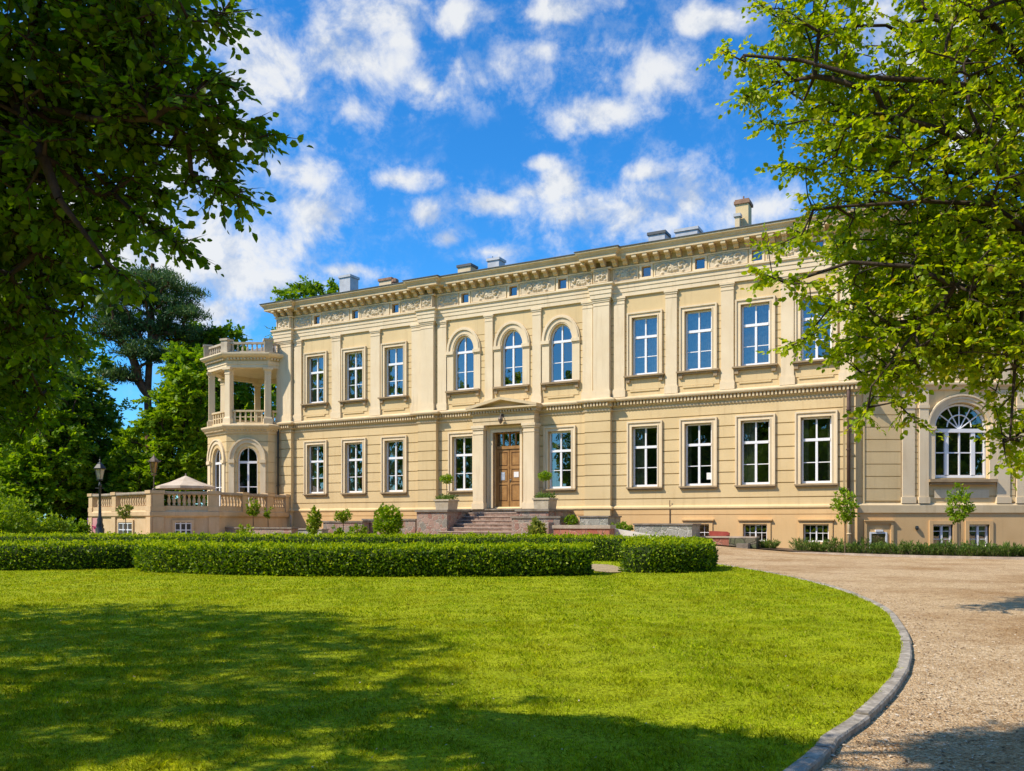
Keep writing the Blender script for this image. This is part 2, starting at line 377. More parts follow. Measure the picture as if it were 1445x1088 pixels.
def archband(mb, c, hw, zs, zt, wd, y0, y1, n=18):   # archivolt band outside the arch
    ai = arc_pts(c, hw, zs, zt, n); ao = arc_pts(c, hw+wd, zs, zt+wd, n)
    for i in range(n):
        q = [ai[i], ao[i], ao[i+1], ai[i+1]]
        mb.add([(p[0], y1, p[1]) for p in q]+[(p[0], y0, p[1]) for p in q],
               [(0, 1, 2, 3), (1, 0, 4, 5), (2, 1, 5, 6), (3, 2, 6, 7), (0, 3, 7, 4)])
def casement(parent, Mx, c, w, zb, zt, y, spring=None, trans=.34, bar=True, cols=2, curt=None, small=False):
    """window: white frame and glazing bars (parent part) with its pane and curtains as children"""
    fr = MB(Mx); l, r = c-w/2, c+w/2; t = .075 if not small else .05
    yf, yk = y, y+.07
    zs = spring if spring else zt
    fr.box(l, l+t, yf, yk, zb+t, zs); fr.box(r-t, r, yf, yk, zb+t, zs); fr.box(l, r, yf-.012, yk, zb, zb+t*1.25)
    tz_ = zs-.06 if spring else zt-(zt-zb)*trans
    if spring:
        ai = arc_pts(c, w/2-t, zs, zt-t, 16); ao = arc_pts(c, w/2, zs, zt, 16)
        for i in range(16):
            q = [ai[i], ao[i], ao[i+1], ai[i+1]]
            fr.add([(p[0], yf, p[1]) for p in q]+[(p[0], yk, p[1]) for p in q], [(0, 1, 2, 3), (0, 3, 7, 4), (1, 0, 4, 5), (3, 2, 6, 7)])
    else: fr.box(l, r, yf, yk, zt-t, zt)
    top = zt-t
    if not small:
        fr.box(l+t, r-t, yf-.03, yk, tz_-.06, tz_+.06)
        fr.box(c-.05, c+.05, yf-.015, yk, zb+t, tz_-.06)
        fr.box(c-.035, c+.035, yf-.01, yk, tz_+.06, top)
        if bar:
            zb2 = zb+(tz_-zb)*.48
            fr.box(l+t, c-.05, yf+.015, yk, zb2-.018, zb2+.018); fr.box(c+.05, r-t, yf+.015, yk, zb2-.018, zb2+.018)
    else:
        fr.box(c-.03, c+.03, yf-.01, yk, zb+t, top)
        for q in (.5,):
            zz = zb+(zt-zb)*q; fr.box(l+t, r-t, yf+.012, yk, zz-.012, zz+.012)
        for q in (.25, .75):
            uu = l+(r-l)*q; fr.box(uu-.01, uu+.01, yf+.014, yk, zb+t, top)
    o = fr.build('window', M['white'], parent)
    pn = MB(Mx)
    if spring:
        lp = [(l+.03, zb+.03), (r-.03, zb+.03)]+arc_pts(c, w/2-.03, zs, zt-.03, 16)
    else: lp = [(l+.03, zb+.03), (r-.03, zb+.03), (r-.03, zt-.03), (l+.03, zt-.03)]
    pn.add([(p[0], y+.04, p[1]) for p in lp], [tuple(range(len(lp)))])
    pn.build('pane', M['glass'], o)
    if curt:
        cb = MB(Mx); n = 14
        for (a, b) in curt:
            ua, ub = l+(r-l)*a, l+(r-l)*b
            pts = [(ua+(ub-ua)*i/n, y+.22+.03*math.sin(i*1.9)+.012*math.sin(i*4.1)) for i in range(n+1)]
            cb.add([(p[0], p[1], zb+.02) for p in pts]+[(p[0], p[1], zt+.05) for p in pts], [(i, i+1, n+2+i, n+1+i) for i in range(n)])
        cb.build('curtain', M['curtain'], o)
    return o

# ------------------------------------------------------------------ PALACE
palace = thing('palace', 'cream stuccoed two storey palace with bracketed cornice and arched middle windows', 'building', pw(0, 0), -AL)
UL, UR = -16.15, 16.62
RES = [(-16.15, -14.95), (-5.59, -4.70), (4.62, 5.52)]
CL = [-13.22, -10.35, -7.50]; CR = [7.22, 9.82, 12.42, 15.02]; CM = [-3.0, 2.74]; CA3 = [-2.93, .0, 2.80]
W1 = 1.28
ops = []
for c in CL+CM+CR: ops.append((c, W1, 3.02, 5.92, None))
for c in CL+CR: ops.append((c, W1, 8.40, 11.18, None))
for c in CA3: ops.append((c, 1.24, 8.42, 11.34, 10.52))
for c in CL+CA3+CR: ops.append((c+.08, .46, 13.08, 13.58, None))
DOOR = (-1.0, .6)
ops.append((-.2, 1.6, 2.06, 6.0, None))
gro = [(2.42, .045, .06)]+[(3.06+.53*k, .045, .06) for k in range(8)]+[(8.45+.35*k, .03, .04) for k in range(9)]
w = MB(MP)
facade(w, UL, UR, 2.02, 14.3, ops, gro)
# side and back walls
w.add([(UL, 0, -.3), (UL, 13, -.3), (UL, 13, 14.3), (UL, 0, 14.3)], [(3, 2, 1, 0)])
w.add([(UR, 0, -.3), (UR, 13, -.3), (UR, 13, 14.3), (UR, 0, 14.3)], [(0, 1, 2, 3)])
w.add([(UL, 13, -.3), (UR, 13, -.3), (UR, 13, 14.3), (UL, 13, 14.3)], [(3, 2, 1, 0)])
w.build('wall', [M['stucco'], M['room']], palace)
b = MB(MP)
bops = [(c, 1.06, .45, 1.24, None) for c in CR[1:]]
facade(b, UL-.07, UR+.07, -.3, 2.02, bops, [(1.66, .03, .03)], y=-.07, ends=True)
b.build('base_wall', [M['base'], M['room']], palace)
# projecting strips
RG = [(-16.15, -14.95), (-5.75, -4.55), (4.20, 5.55)]
for (a, c) in RG:
    s = MB(MP); facade(s, a, c, 2.02, 7.0, (), gro, y=-.25, ends=True)
    s.box(a-.02, c+.02, -.32, .1, -.3, 2.02); s.build('corner_strip', M['stucco'], palace)
def fpath(pr=.25, res=RES, back=12.0):
    pts = [(UL, back)]
    for (a, c) in res:
        if a > UL+.01: pts.append((a, 0))
        pts += [(a, -pr), (c, -pr), (c, 0)]
    return pts+[(UR, 0), (UR, back)]
q = MB(MP)                                     # string course with dentils
q.sweep(fpath(res=RG), [(-.03, 6.92), (.04, 6.92), (.08, 6.96), (.08, 7.165), (.25, 7.175), (.28, 7.18), (.31, 7.24), (.31, 7.29), (.05, 7.40), (-.03, 7.40)])
q.sweep(fpath(res=RG), [(-.03, 6.74), (.04, 6.74), (.06, 6.80), (.02, 6.83), (-.03, 6.83)])
def on_res(u, res): return any(a <= u <= c for a, c in res)
u = UL+.1
while u < UR:
    y0 = -.25 if on_res(u, RG) else 0
    if not (-2.3 < u < 2.0): q.box(u, u+.085, y0-.215, y0-.05, 6.985, 7.16)
    u += .165
q.build('string_course', M['trim'], palace)
q = MB(MP)                                     # plinth ledges
q.sweep(fpath(res=RG), [(-.03, 1.90), (.09, 1.93), (.12, 1.97), (.12, 2.04), (.03, 2.12), (-.03, 2.12)])
q.build('plinth_ledge', M['stucco'], palace)
q = MB(MP)                                     # architrave in three fasciae
q.sweep(fpath(), [(-.03, 12.25), (.10, 12.25), (.10, 12.44), (.13, 12.455), (.13, 12.64), (.16, 12.655), (.16, 12.82), (.24, 12.88), (.24, 12.95), (-.03, 13.0)])
q.sweep(fpath(), [(-.03, 13.66), (.05, 13.66), (.08, 13.72), (.03, 13.75), (-.03, 13.75)])
q.build('architrave', M['pale'], palace)
q = MB(MP)                                     # main cornice
q.sweep(fpath(), [(-.03, 14.02), (.06, 14.02), (.10, 14.09), (.50, 14.09), (.50, 14.24), (.54, 14.26), (.58, 14.34), (.66, 14.40), (.66, 14.47), (-.03, 14.52)])
q.build('cornice', M['trim'], palace)
q = MB(MP)
q.sweep(fpath(), [(.3, 14.50), (.70, 14.475), (.70, 14.51), (.3, 14.55)])
q.build('gutter', M['roof'], palace)
con = MB(MP)
con.prism([(-.02, 13.76), (.10, 13.76), (.22, 13.80), (.26, 13.88), (.30, 13.93), (.42, 13.93), (.47, 13.97), (.47, 14.092), (-.02, 14.092)], lambda p, t: (t, -p[0], p[1]), -.11, .11)
c0 = con.build('console', M['trim'], palace)
k = 0; u = UL+.14; Rm = MP.to_3x3()
while u < UR-.05:
    c = c0 if k == 0 else c0.copy()
    if k: COL.objects.link(c)
    y0 = -.25 if on_res(u, [(a-.12, d+.12) for a, d in RES]) else 0
    c.location = Rm @ Vector((u, y0, 0)); c.parent = palace; c.matrix_parent_inverse = wmat(palace).inverted()
    k += 1; u += .531
# upper order: pilasters
PILS = [(-14.84, -14.28, .1), (-11.94, -11.3, .1), (-9.1, -8.45, .1), (-6.25, -5.60, .12), (-4.55, -4.0, .1), (-1.58, -1.11, .1), (1.23, 1.71, .1),
        (4.02, 4.55, .1), (5.68, 6.22, .1), (8.27, 8.82, .1), (10.9, 11.47, .1), (13.55, 14.1, .1), (16.0, 16.55, .1)]+[(a+.03, c-.03, .25) for a, c in RES]
for (a, c, p) in PILS:
    q = MB(MP)
    q.box(a, c, -p, .05, 7.38, 12.27)
    q.box(a-.05, c+.05, -p-.05, -.01, 7.38, 7.72); q.box(a-.03, c+.03, -p-.03, -.008, 7.72, 7.78)
    q.box(a-.02, c+.02, -p-.02, -.006, 11.90, 11.95)
    q.box(a-.03, c+.03, -p-.03, -.012, 12.08, 12.16); q.box(a-.06, c+.06, -p-.06, -.014, 12.16, 12.252)
    q.build('pilaster', M['pale'], palace)
q = MB(MP)                                     # pedestal band, aprons under the upper windows
q.box(UL, UR, -.04, .02, 7.36, 7.62)
for c in CL+CA3+CR:
    q.box(c-.98, c+.98, -.028, .02, 7.70, 8.20)
    q.box(c-.72, c+.72, -.085, .02, 7.60, 7.68)
q.build('apron_band', M['stucco'], palace)
# window surrounds, sills
def surround(c, w_, zb, zt, arch=None):
    q = MB(MP)
    if arch is None:
        ring(q, c, w_, zb-.02, zt, .17, .02, -.05); ring(q, c, w_+.34, zb-.02, zt+.17, .07, .02, -.105); ring(q, c, w_+.0, zb-.02, zt, .045, .02, -.075)
    else:
        archband(q, c, w_/2+.06, arch, zt+.06, .22, .05, -.06); archband(q, c, w_/2+.28, arch, zt+.28, .09, .05, -.13); archband(q, c, w_/2+.37, arch, zt+.37, .06, .05, -.09); archband(q, c, w_/2+.0, arch, zt, .06, .05, -.03)
        for sg in (-1, 1):
            a = c+sg*(w_/2+.02); d = c+sg*(w_/2+.42)
            lo, hi = min(a, d), max(a, d)
            q.box(lo, hi, -.055, .02, zb-.02, arch-.16); q.box(lo-.025, hi+.025, -.14, .02, arch-.16, arch+.01); q.box(lo-.012, hi+.012, -.085, .018, arch-.24, arch-.165)
    return q.build('window_surround', M['pale'], palace)
CT = [(.02, .36), (.64, .98)]
for i, c in enumerate(CL+CM+CR):
    surround(c, W1, 3.02, 5.92)
    q = MB(MP); q.box(c-.90, c+.90, -.16, .2, 2.93, 3.0); q.box(c-.84, c+.84, -.10, .02, 2.86, 2.93); q.build('window_sill', M['sillst'], palace)
    casement(palace, MP, c, W1-.02, 3.03, 5.91, .15, curt=[[(0, .3), (.72, 1)], [(0, .22), (.8, 1)], [(0, .34), (.7, 1)], [(.7, 1)], [(0, .18)], [(0, .46)], [(0, .15), (.86, 1)], [(0, .48)], [(0, .2), (.84, 1)]][i])
for i, c in enumerate(CL+CR):
    surround(c, W1, 8.40, 11.18)
    q = MB(MP); q.box(c-1.0, c+1.0, -.24, .2, 8.30, 8.37); q.box(c-.94, c+.94, -.16, .02, 8.22, 8.30)
    for sg in (-1, 1): q.box(c+sg*.82-.09, c+sg*.82+.09, -.14, .02, 8.05, 8.22)
    q.build('window_sill', M['sillst'], palace)
    casement(palace, MP, c, W1-.02, 8.41, 11.17, .15, curt=[[(0, .44), (.56, 1)], [(0, .47), (.53, 1)], [(0, .4), (.6, 1)], [(0, .47), (.54, 1)], [(0, .48), (.52, 1)], [(0, .44), (.56, 1)], [(0, .36), (.62, 1)]][i])
for i, c in enumerate(CA3):
    surround(c, 1.24, 8.42, 11.34, 10.52)
    q = MB(MP); q.box(c-1.05, c+1.05, -.24, .2, 8.30, 8.39); q.box(c-1.0, c+1.0, -.16, .02, 8.22, 8.30)
    for sg in (-1, 1): q.box(c+sg*.9-.09, c+sg*.9+.09, -.14, .02, 8.05, 8.22)
    q.build('window_sill', M['sillst'], palace)
    casement(palace, MP, c, 1.22, 8.43, 11.33, .17, spring=10.52, curt=[(0, .35)] if i == 0 else None)
q = MB(MP); q.box(U(997, -.15), U(1004, -.15), .172, .178, ZF(1000, 676.5, -.15), ZF(1000, 667, -.15)); o = q.build('notice', M['paper'], palace); o['label'] = 'small white paper in the lower pane of a ground floor window'
for c in CL+CA3+CR:                            # attic lights
    c += .08
    q = MB(MP); ring(q, c, .46, 13.08, 13.58, .1, .02, -.035, True); q.build('attic_surround', M['pale'], palace)
    q = MB(MP); q.box(c-.23, c+.23, .10, .14, 13.08, 13.13); q.box(c-.23, c+.23, .10, .14, 13.54, 13.58); q.box(c-.23, c-.19, .10, .14, 13.13, 13.54); q.box(c+.19, c+.23, .10, .14, 13.13, 13.54)
    o = q.build('attic_window', M['sillst'], palace)
    q = MB(MP); q.add([(c-.21, .12, 13.1), (c+.21, .12, 13.1), (c+.21, .12, 13.56), (c-.21, .12, 13.56)], [(0, 1, 2, 3)]); q.build('pane', M['glass'], o)
for c in CR[1:]:                               # basement windows
    q = MB(MP); ring(q, c, 1.06, .3, 1.24, .16, .0, -.12); q.box(c-.76, c+.76, -.2, -.06, 1.40, 1.46); q.build('window_surround', M['base'], palace)
    casement(palace, MP, c, 1.04, .46, 1.23, .1, small=True)
# frieze reliefs: acanthus scrolls as a height field
def relief(ua, ub, z0=13.06, z1=13.60, y=-.02):
    L = ub-ua; H = z1-z0; nx = max(20, int(L/.03)); nz = 18
    X, Zz = np.meshgrid(np.linspace(-L/2, L/2, nx), np.linspace(-H/2, H/2, nz))
    h = np.zeros_like(X)
    r = np.hypot(X, Zz); th = np.arctan2(Zz, X)
    h = np.maximum(h, (r < .21)*(.55+.45*np.cos(6*th)*(r/.21))*np.clip(1.3-r/.21*.6, 0, 1)*(L > 1.0))
    n = max(1, int((L/2-.2)/.42))
    for sg in (-1, 1):
        for i in range(n):
            cx = sg*(.42+.42*i) if L > 1.0 else sg*L/4
            cz = .05*(-1)**i
            dx, dz = X-cx, Zz-cz; rr = np.hypot(dx, dz); tt = np.arctan2(dz, dx*sg)
            sp = np.cos(tt*(1 if i % 2 else -1)-26*rr)
            h = np.maximum(h, np.clip(sp*1.2, 0, 1)*(rr < .235)*np.clip(1.25-rr/.3, .2, 1))
            ro = .27; lf = np.clip(np.cos(5*tt+i)*1.1, 0, 1)*np.exp(-((rr-ro)/.055)**2)
            h = np.maximum(h, lf*.8)
    h *= (np.abs(X) < L/2-.05)*(np.abs(Zz) < H/2-.03)
    h += .12*rng.random(h.shape)*(h > .05)
    V = np.stack([X+(ua+ub)/2, y-.10*h, Zz+(z0+z1)/2], -1).reshape(-1, 3)
    R = np.array(MP.to_3x3()); V = V @ R.T+np.array(MP.translation)
    ii, jj = np.meshgrid(np.arange(nx-1), np.arange(nz-1)); a = (jj*nx+ii).ravel()
    o = np_obj('frieze_relief', V, np.stack([a, a+1, a+nx+1, a+nx], 1), M['relief'], palace, True)
    q = MB(MP); c = (ua+ub)/2; ring(q, c, L, z0, z1, .035, .02, -.05+(0 if y > -.1 else y+.0), True); q.build('relief_frame', M['pale'], palace)
edges = sorted([(c+.08-.36, c+.08+.36) for c in CL+CA3+CR]+[(a-.05, d+.05) for a, d in RES])
prev = None
for (a, c) in edges:
    if prev is not None and a-prev > .35: relief(prev+.09, a-.09)
    prev = c
for (a, c) in RES: relief(a+.12, c-.12, y=-.27)
# portico
q = MB(MP)
PA, PB = (-2.0, -1.38), (.98, 1.60)
for (a, c) in (PA, PB):
    q.box(a, c, -.62, .02, 2.0, 6.36); q.box(a-.05, c+.05, -.67, .01, 2.0, 2.3); q.box(a-.03, c+.03, -.65, .012, 2.3, 2.36)
    q.box(a-.025, c+.025, -.645, .013, 5.9, 5.95); q.box(a-.05, c+.05, -.67, .014, 6.14, 6.22); q.box(a-.08, c+.08, -.70, .015, 6.22, 6.352)
q.build('portico_pilaster', M['pale'], palace)
q = MB(MP)
q.box(-2.0, 1.6, -.62, .03, 6.36, 6.56); q.box(-2.02, 1.62, -.65, .028, 6.56, 6.72); q.box(-2.0, 1.6, -.62, .026, 6.72, 7.12)
q.box(-2.08, 1.68, -.70, .02, 6.90, 6.96); q.box(-2.2, 1.8, -.82, .022, 7.08, 7.14); q.box(-2.26, 1.86, -.92, .024, 7.14, 7.22)
u = -2.1
while u < 1.66: q.box(u, u+.085, -.80, -.6, 6.965, 7.075); u += .165
for k in range(5): q.box(1.6+.02, 1.78, -.78+.165*k, -.70+.165*k, 6.965, 7.075)
q.build('portico_entablature', M['trim'], palace)
q = MB(MP)
ap, hw = -.2, 2.06
q.prism([(ap-hw+.2, 7.215), (ap+hw-.2, 7.215), (ap, 7.62)], lambda p, t: (p[0], t, p[1]), -.55, .02)
for sg in (-1, 1):
    q.prism([(ap+sg*hw, 7.22), (ap+sg*(hw+.03), 7.31), (ap, 7.74), (ap, 7.60), (ap+sg*(hw-.35), 7.24)], lambda p, t: (p[0], t, p[1]), -.93, .03)
q.build('pediment', M['trim'], palace)
q = MB(MP)
ring(q, -.2, 1.6, 2.06, 6.0, .36, .02, -.22); ring(q, -.2, 1.6, 2.06, 6.0, .12, .02, -.28); ring(q, -.2, 2.08, 2.06, 6.24, .08, .02, -.30)
q.build('door_surround', M['pale'], palace)
d = MB(MP)                                     # double door
yd = .12
d.box(-1.0, -.94, yd-.04, yd+.08, 2.06, 6.0); d.box(.54, .6, yd-.04, yd+.08, 2.06, 6.0); d.box(-.94, .54, yd-.04, yd+.08, 5.94, 6.0)
d.box(-.94, .54, yd-.07, yd+.08, 5.14, 5.30); d.mat = 1
d.box(-.94, .54, yd+.06, yd+.10, 2.06, 5.14); d.mat = 0
for k in range(1, 4): d.box(-.94+.37*k-.04, -.94+.37*k+.04, yd-.03, yd+.06, 5.30, 5.94)
door = d.build('door', [M['wood'], M['woodd']], palace)
for (a, c) in ((-.935, -.215), (-.185, .535)):
    lf = MB(MP); e = .10
    lf.box(a, c, yd+.015, yd+.06, 2.08, 5.12)
    for (z0, z1) in ((2.08, 2.42), (3.28, 3.40), (4.10, 4.26), (4.98, 5.12)): lf.box(a, c, yd-.02, yd+.02, z0, z1)
    lf.box(a, a+e, yd-.018, yd+.02, 2.42, 4.98); lf.box(c-e, c, yd-.018, yd+.02, 2.42, 4.98)
    for (z0, z1) in ((2.42, 3.28), (3.40, 4.10), (4.26, 4.98)):
        lf.mat = 1; lf.box(a+e, c-e, yd+.005, yd+.018, z0, z1); lf.mat = 0
        lf.box(a+e+.05, c-e-.05, yd-.012, yd+.012, z0+.05, z1-.05)
    lf.build('door_leaf', [M['wood'], M['woodd']], door)
q = MB(MP); q.add([(-.94, yd+.03, 5.3), (.54, yd+.03, 5.3), (.54, yd+.03, 5.94), (-.94, yd+.03, 5.94)], [(0, 1, 2, 3)]); q.build('transom_pane', M['glass'], door)
q = MB(MP); q.tube([(-.15, yd-.02, 3.52), (-.15, yd-.09, 3.52), (-.05, yd-.09, 3.52)], .016, 6); q.box(-.17, -.13, yd-.03, yd-.02, 3.38, 3.6); q.build('handle', M['black'], door)
q = MB(MP); q.box(-.70, -.47, yd-.03, yd-.014, 3.52, 3.94); o = q.build('notice', M['bluepaper'], door); o['label'] = 'blue grey notice on left door leaf'
q = MB(MP); q.box(.06, .34, yd-.03, yd-.014, 3.66, 3.94); o = q.build('notice', M['paper'], door); o['label'] = 'white paper notice on right door leaf'
q = MB(MP)
q.tube([(-.22, -.64, 6.80), (-.22, -.80, 6.86), (-.22, -.86, 6.74)], .022, 6); q.lathe([(.02, 6.36), (.06, 6.40), (.11, 6.50), (.13, 6.60), (.10, 6.68), (.03, 6.74)], -.22, -.84, 10)
q.box(-.30, -.14, -.655, -.60, 6.70, 6.9); q.build('wall_lantern', M['bronze'], palace)
# downpipes
for (uu, p, z0, z1, mat, r) in ((U(413.6), .07, 2.1, 13.9, 'trim', .05), (U(399.5), .42, 2.9, 7.0, 'black', .06), (16.35, .12, 2.1, 7.0, 'pipe', .075), (16.38, .20, .2, 2.1, 'trim', .07)):
    q = MB(MP); q.tube([(uu, -p, z0), (uu, -p, z1), (uu, -p+.02, z1+.02)], r, 8)
    for zz in np.arange(z0+.6, z1, 1.7): q.box(uu-r-.02, uu+r+.02, -p-r-.012, -p+r, zz, zz+.05)
    q.build('downpipe', M[mat], palace, True)
q = MB(MP); q.tube([(U(946), -.1, 1.0), (U(946), -.1, 2.35)], .02, 6); q.build('conduit', M['pipe'], palace)
# roof with chimneys and vents
q = MB(MP)
q.add([(UL-.5, -.5, 14.53), (UR+.5, -.5, 14.53), (UR+.5, 13.5, 14.53), (UL-.5, 13.5, 14.53), (UL+6, 6.5, 15.7), (UR-6, 6.5, 15.7)], [(0, 1, 5, 4), (2, 3, 4, 5), (1, 2, 5), (3, 0, 4)])
roof = q.build('roof', M['roof'], palace)
def rooftop(name, xa, xb, ytop, p, dpt, mat, extra=None, zb=14.4):
    ua, ub = U(xa, p), U(xb, p); zt = ZF((xa+xb)/2, ytop, p)
    q = MB(MP); q.box(ua, ub, -p, -p+dpt, zb, zt)
    if extra: extra(q, ua, ub, -p, -p+dpt, zt)
    return q.build(name, mat, roof)
def cap1(q, a, c, y0, y1, z): q.mat = 1; q.box(a-.06, c+.06, y0-.06, y1+.06, z-.02, z+.12)
def cap2(q, a, c, y0, y1, z):
    q.mat = 1; q.box(a-.07, c+.07, y0-.07, y1+.07, z-.22, z-.08); q.box(a-.03, c+.03, y0-.03, y1+.03, z-.08, z); q.tube([((a+c)/2, (y0+y1)/2, z), ((a+c)/2, (y0+y1)/2, z+.25)], .035, 6)
rooftop('chimney', 479, 494, 391, -2, .8, [M['lead'], M['lead']], cap1)
rooftop('chimney', 535, 552, 395.5, -1.5, .6, [M['trim'], M['brick']], cap1)
q = MB(MP); uu = U(557.5, -1.5); z_ = ZF(557, 400, -1.5); q.lathe([(.16, 14.4), (.16, z_), (.22, z_+.05), (.2, z_+.22), (.05, z_+.3)], uu, 1.5, 8); q.build('chimney_pot', M['brick'], roof)
rooftop('vent_box', 646, 664, 376, -2, .7, [M['trim'], M['roof']], cap1)
rooftop('vent_box', 688, 704, 367, -2.6, .7, [M['lead'], M['lead']], cap1)
q = MB(MP); q.tube([(U(694, -2.6), 2.7, 15), (U(694, -2.6), 2.7, ZF(694, 361, -2.6))], .02, 5); q.build('antenna', M['black'], roof)
rooftop('vent_box', 915, 938, 330, -2, .8, [M['lead'], M['roof']], cap1)
rooftop('vent_box', 953, 984, 325, -2, .8, [M['lead'], M['lead']], cap1)
rooftop('chimney', 1038, 1056, 281, -2, .7, [M['stucco'], M['brick']], cap2)
rooftop('vent_cowl', 1037, 1043.5, 305, -1.6, .25, [M['trim'], M['lead']], cap1)

# ---- right wing: its wall stands parallel to the picture
YW = 35.86; KW = YW/F
def xw(x): return (x-722.5)*KW
def zw(y): return EYE+(HZ-y)*KW
MW = Matrix.Translation((0, YW, 0))
q = MB(MW)
WL, WR = 14.2, 27.0
axc, axw = xw(1356.5), (1394-1319)*KW
wops = [(axc, axw, zw(675), zw(568.5), zw(602))]
wops += [(xw(1367), 1.3, 8.4, 11.2, None), (xw(1530), 1.3, 8.4, 11.2, None)]
facade(q, WL, WR, 2.02, 14.3, wops, [g for g in gro if g[0] < 3], y=0)
q.add([(WR, 0, -.3), (WR, 12, -.3), (WR, 12, 14.3), (WR, 0, 14.3)], [(0, 1, 2, 3)])
q.add([(WL, 12, -.3), (WR, 12, -.3), (WR, 12, 14.3), (WL, 12, 14.3)], [(3, 2, 1, 0)])
wing = q.build('wing', [M['stucco'], M['room']], palace)
q = MB(MW)
bw = [(xw(1328.5), 28*KW, zw(772), zw(740), None), (xw(1379.5), 28.5*KW, zw(772), zw(740), None), (xw(1238), 36*KW, zw(790), zw(737.5), None)]
facade(q, WL, WR, -.3, 2.02, bw[:2], (), y=-.10, ends=False)
q.build('base_wall', [M['base'], M['room']], wing)
q = MB(MW)
q.sweep([(WL, 0), (WR, 0)], [(-.03, zw(725)), (.16, zw(723.5)), (.16, zw(713)), (.05, zw(710)), (-.03, zw(710))])
q.sweep([(WL, 0), (WR, 0)], [(-.03, 7.0), (.08, 7.0), (.12, 7.1), (.22, 7.2), (.22, 7.28), (.03, 7.38), (-.03, 7.38)])
q.sweep([(WL, 0), (WR, 0)], [(-.03, 12.25), (.10, 12.25), (.13, 12.65), (.24, 12.88), (.24, 12.95), (-.03, 13.0)])
q.sweep([(WL, 0), (WR, 0)], [(-.03, 14.02), (.10, 14.09), (.60, 14.09), (.60, 14.24), (.78, 14.40), (.78, 14.47), (-.03, 14.52)])
q.build('cornice', M['trim'], wing)
q = MB(MW)
q.add([(WL-.5, -.5, 14.53), (WR+.5, -.5, 14.53), (WR+.5, 12.5, 14.53), (WL-.5, 12.5, 14.53), (WL+5, 6, 15.6), (WR-5, 6, 15.6)], [(0, 1, 5, 4), (2, 3, 4, 5), (1, 2, 5), (3, 0, 4)])
q.build('roof', M['roof'], wing)
q = MB(MW)                                     # rusticated panel: courses with gaps between them
zb0 = 2.14
for k in range(10):
    z0 = zw(706.5-17.35*k); z1 = zw(706.5-17.35*(k+1))-.035
    if z1 < 6.9: q.box(xw(1220), xw(1270.5), -.05, .02, z0, z1)
q.box(xw(1217), xw(1219.3), -.08, .02, 2.12, 6.95)
q.build('rusticated_panel', M['stucco'], wing)
for (xa, xb, p) in ((1272, 1289.5, .10), (1295.5, 1308.5, .14), (1405.5, 1423.5, .10), (1433, 1452, .12), (1500, 1520, .1)):
    q = MB(MW); q.box(xw(xa), xw(xb), -p, .02, 2.13, 6.98); q.box(xw(xa)-.04, xw(xb)+.04, -p-.04, .015, 2.13, 2.4)
    q.box(xw(xa)-.03, xw(xb)+.03, -p-.03, .016, 6.2, 6.34); q.box(xw(xa), xw(xb), -p, .018, 7.4, 12.25)
    q.build('pilaster', M['pale'], wing)
q = MB(MW)
for k in range(18):
    z0 = 2.2+.265*k
    for (xa, xb) in ((1290, 1294.8), (1424.5, 1431.5)): q.box(xw(xa), xw(xb), -.06, .02, z0, z0+.24)
q.build('quoin_strip', M['stucco'], wing)
q = MB(MW)                                     # arched window surround and sill
za_, zs_ = zw(568.5), zw(602)
archband(q, axc, axw/2+.02, zs_, za_+.02, .14, .05, -.06); archband(q, axc, axw/2+.16, zs_, za_+.16, .13, .05, -.10); archband(q, axc, axw/2+.29, zs_, za_+.29, .07, .05, -.15)
for sg in (-1, 1):
    a = axc+sg*(axw/2+.03); c = axc+sg*(axw/2+.34); lo, hi = min(a, c), max(a, c)
    q.box(lo, hi, -.09, .02, zw(676), zs_-.2); q.box(lo-.03, hi+.03, -.17, .02, zs_-.16, zs_); q.box(lo-.01, hi+.01, -.12, .02, zs_-.2, zs_-.16)
q.box(xw(1318), xw(1395), -.04, .02, zw(703), zw(691))
q.build('window_surround', M['pale'], wing)
q = MB(MW); q.box(xw(1308.5), xw(1403.5), -.26, .1, zw(680.5), zw(676.5)); q.box(xw(1311), xw(1401), -.18, .02, zw(684), zw(680.5)); q.build('window_sill', M['sillst'], wing)
q = MB(MW)                                     # arched window with fanlight
l, r = axc-axw/2+.02, axc+axw/2-.02; t = .09; y0, y1 = .14, .22; zb = zw(674)
q.box(l, l+t, y0, y1, zb+t, zs_); q.box(r-t, r, y0, y1, zb+t, zs_); q.box(l, r, y0-.01, y1, zb, zb+t*1.3)
q.box(l, r, y0-.03, y1, zs_-.24, zs_-.08)
m1, m2 = xw(1338), xw(1375.5)
for mm in (m1, m2): q.box(mm-.085, mm+.085, y0-.01, y1, zb+t, zs_-.24)
q.box(axc-.03, axc+.03, y0+.01, y1, zb+t, zs_-.24)
zm = zw(638.5)
for (a, c) in ((l+t, m1-.085), (m1+.085, axc-.03), (axc+.03, m2-.085), (m2+.085, r-t)): q.box(a, c, y0+.02, y1, zm-.025, zm+.025)
ai = arc_pts(axc, axw/2-.02-t, zs_, za_-.02-t, 20); ao = arc_pts(axc, axw/2-.02, zs_, za_-.02, 20)
for i in range(20):
    p4 = [ai[i], ao[i], ao[i+1], ai[i+1]]
    q.add([(p[0], y0, p[1]) for p in p4]+[(p[0], y1, p[1]) for p in p4], [(0, 1, 2, 3), (0, 3, 7, 4), (1, 0, 4, 5), (3, 2, 6, 7)])
rad = axw/2-.1; rz_ = za_-zs_-.1
for ang in (36, 62, 90, 118, 144):
    t_ = math.radians(ang); q.tube([(axc, y0+.04, zs_-.1), (axc+rad*math.cos(t_), y0+.04, zs_+rz_*math.sin(t_))], .028, 4)
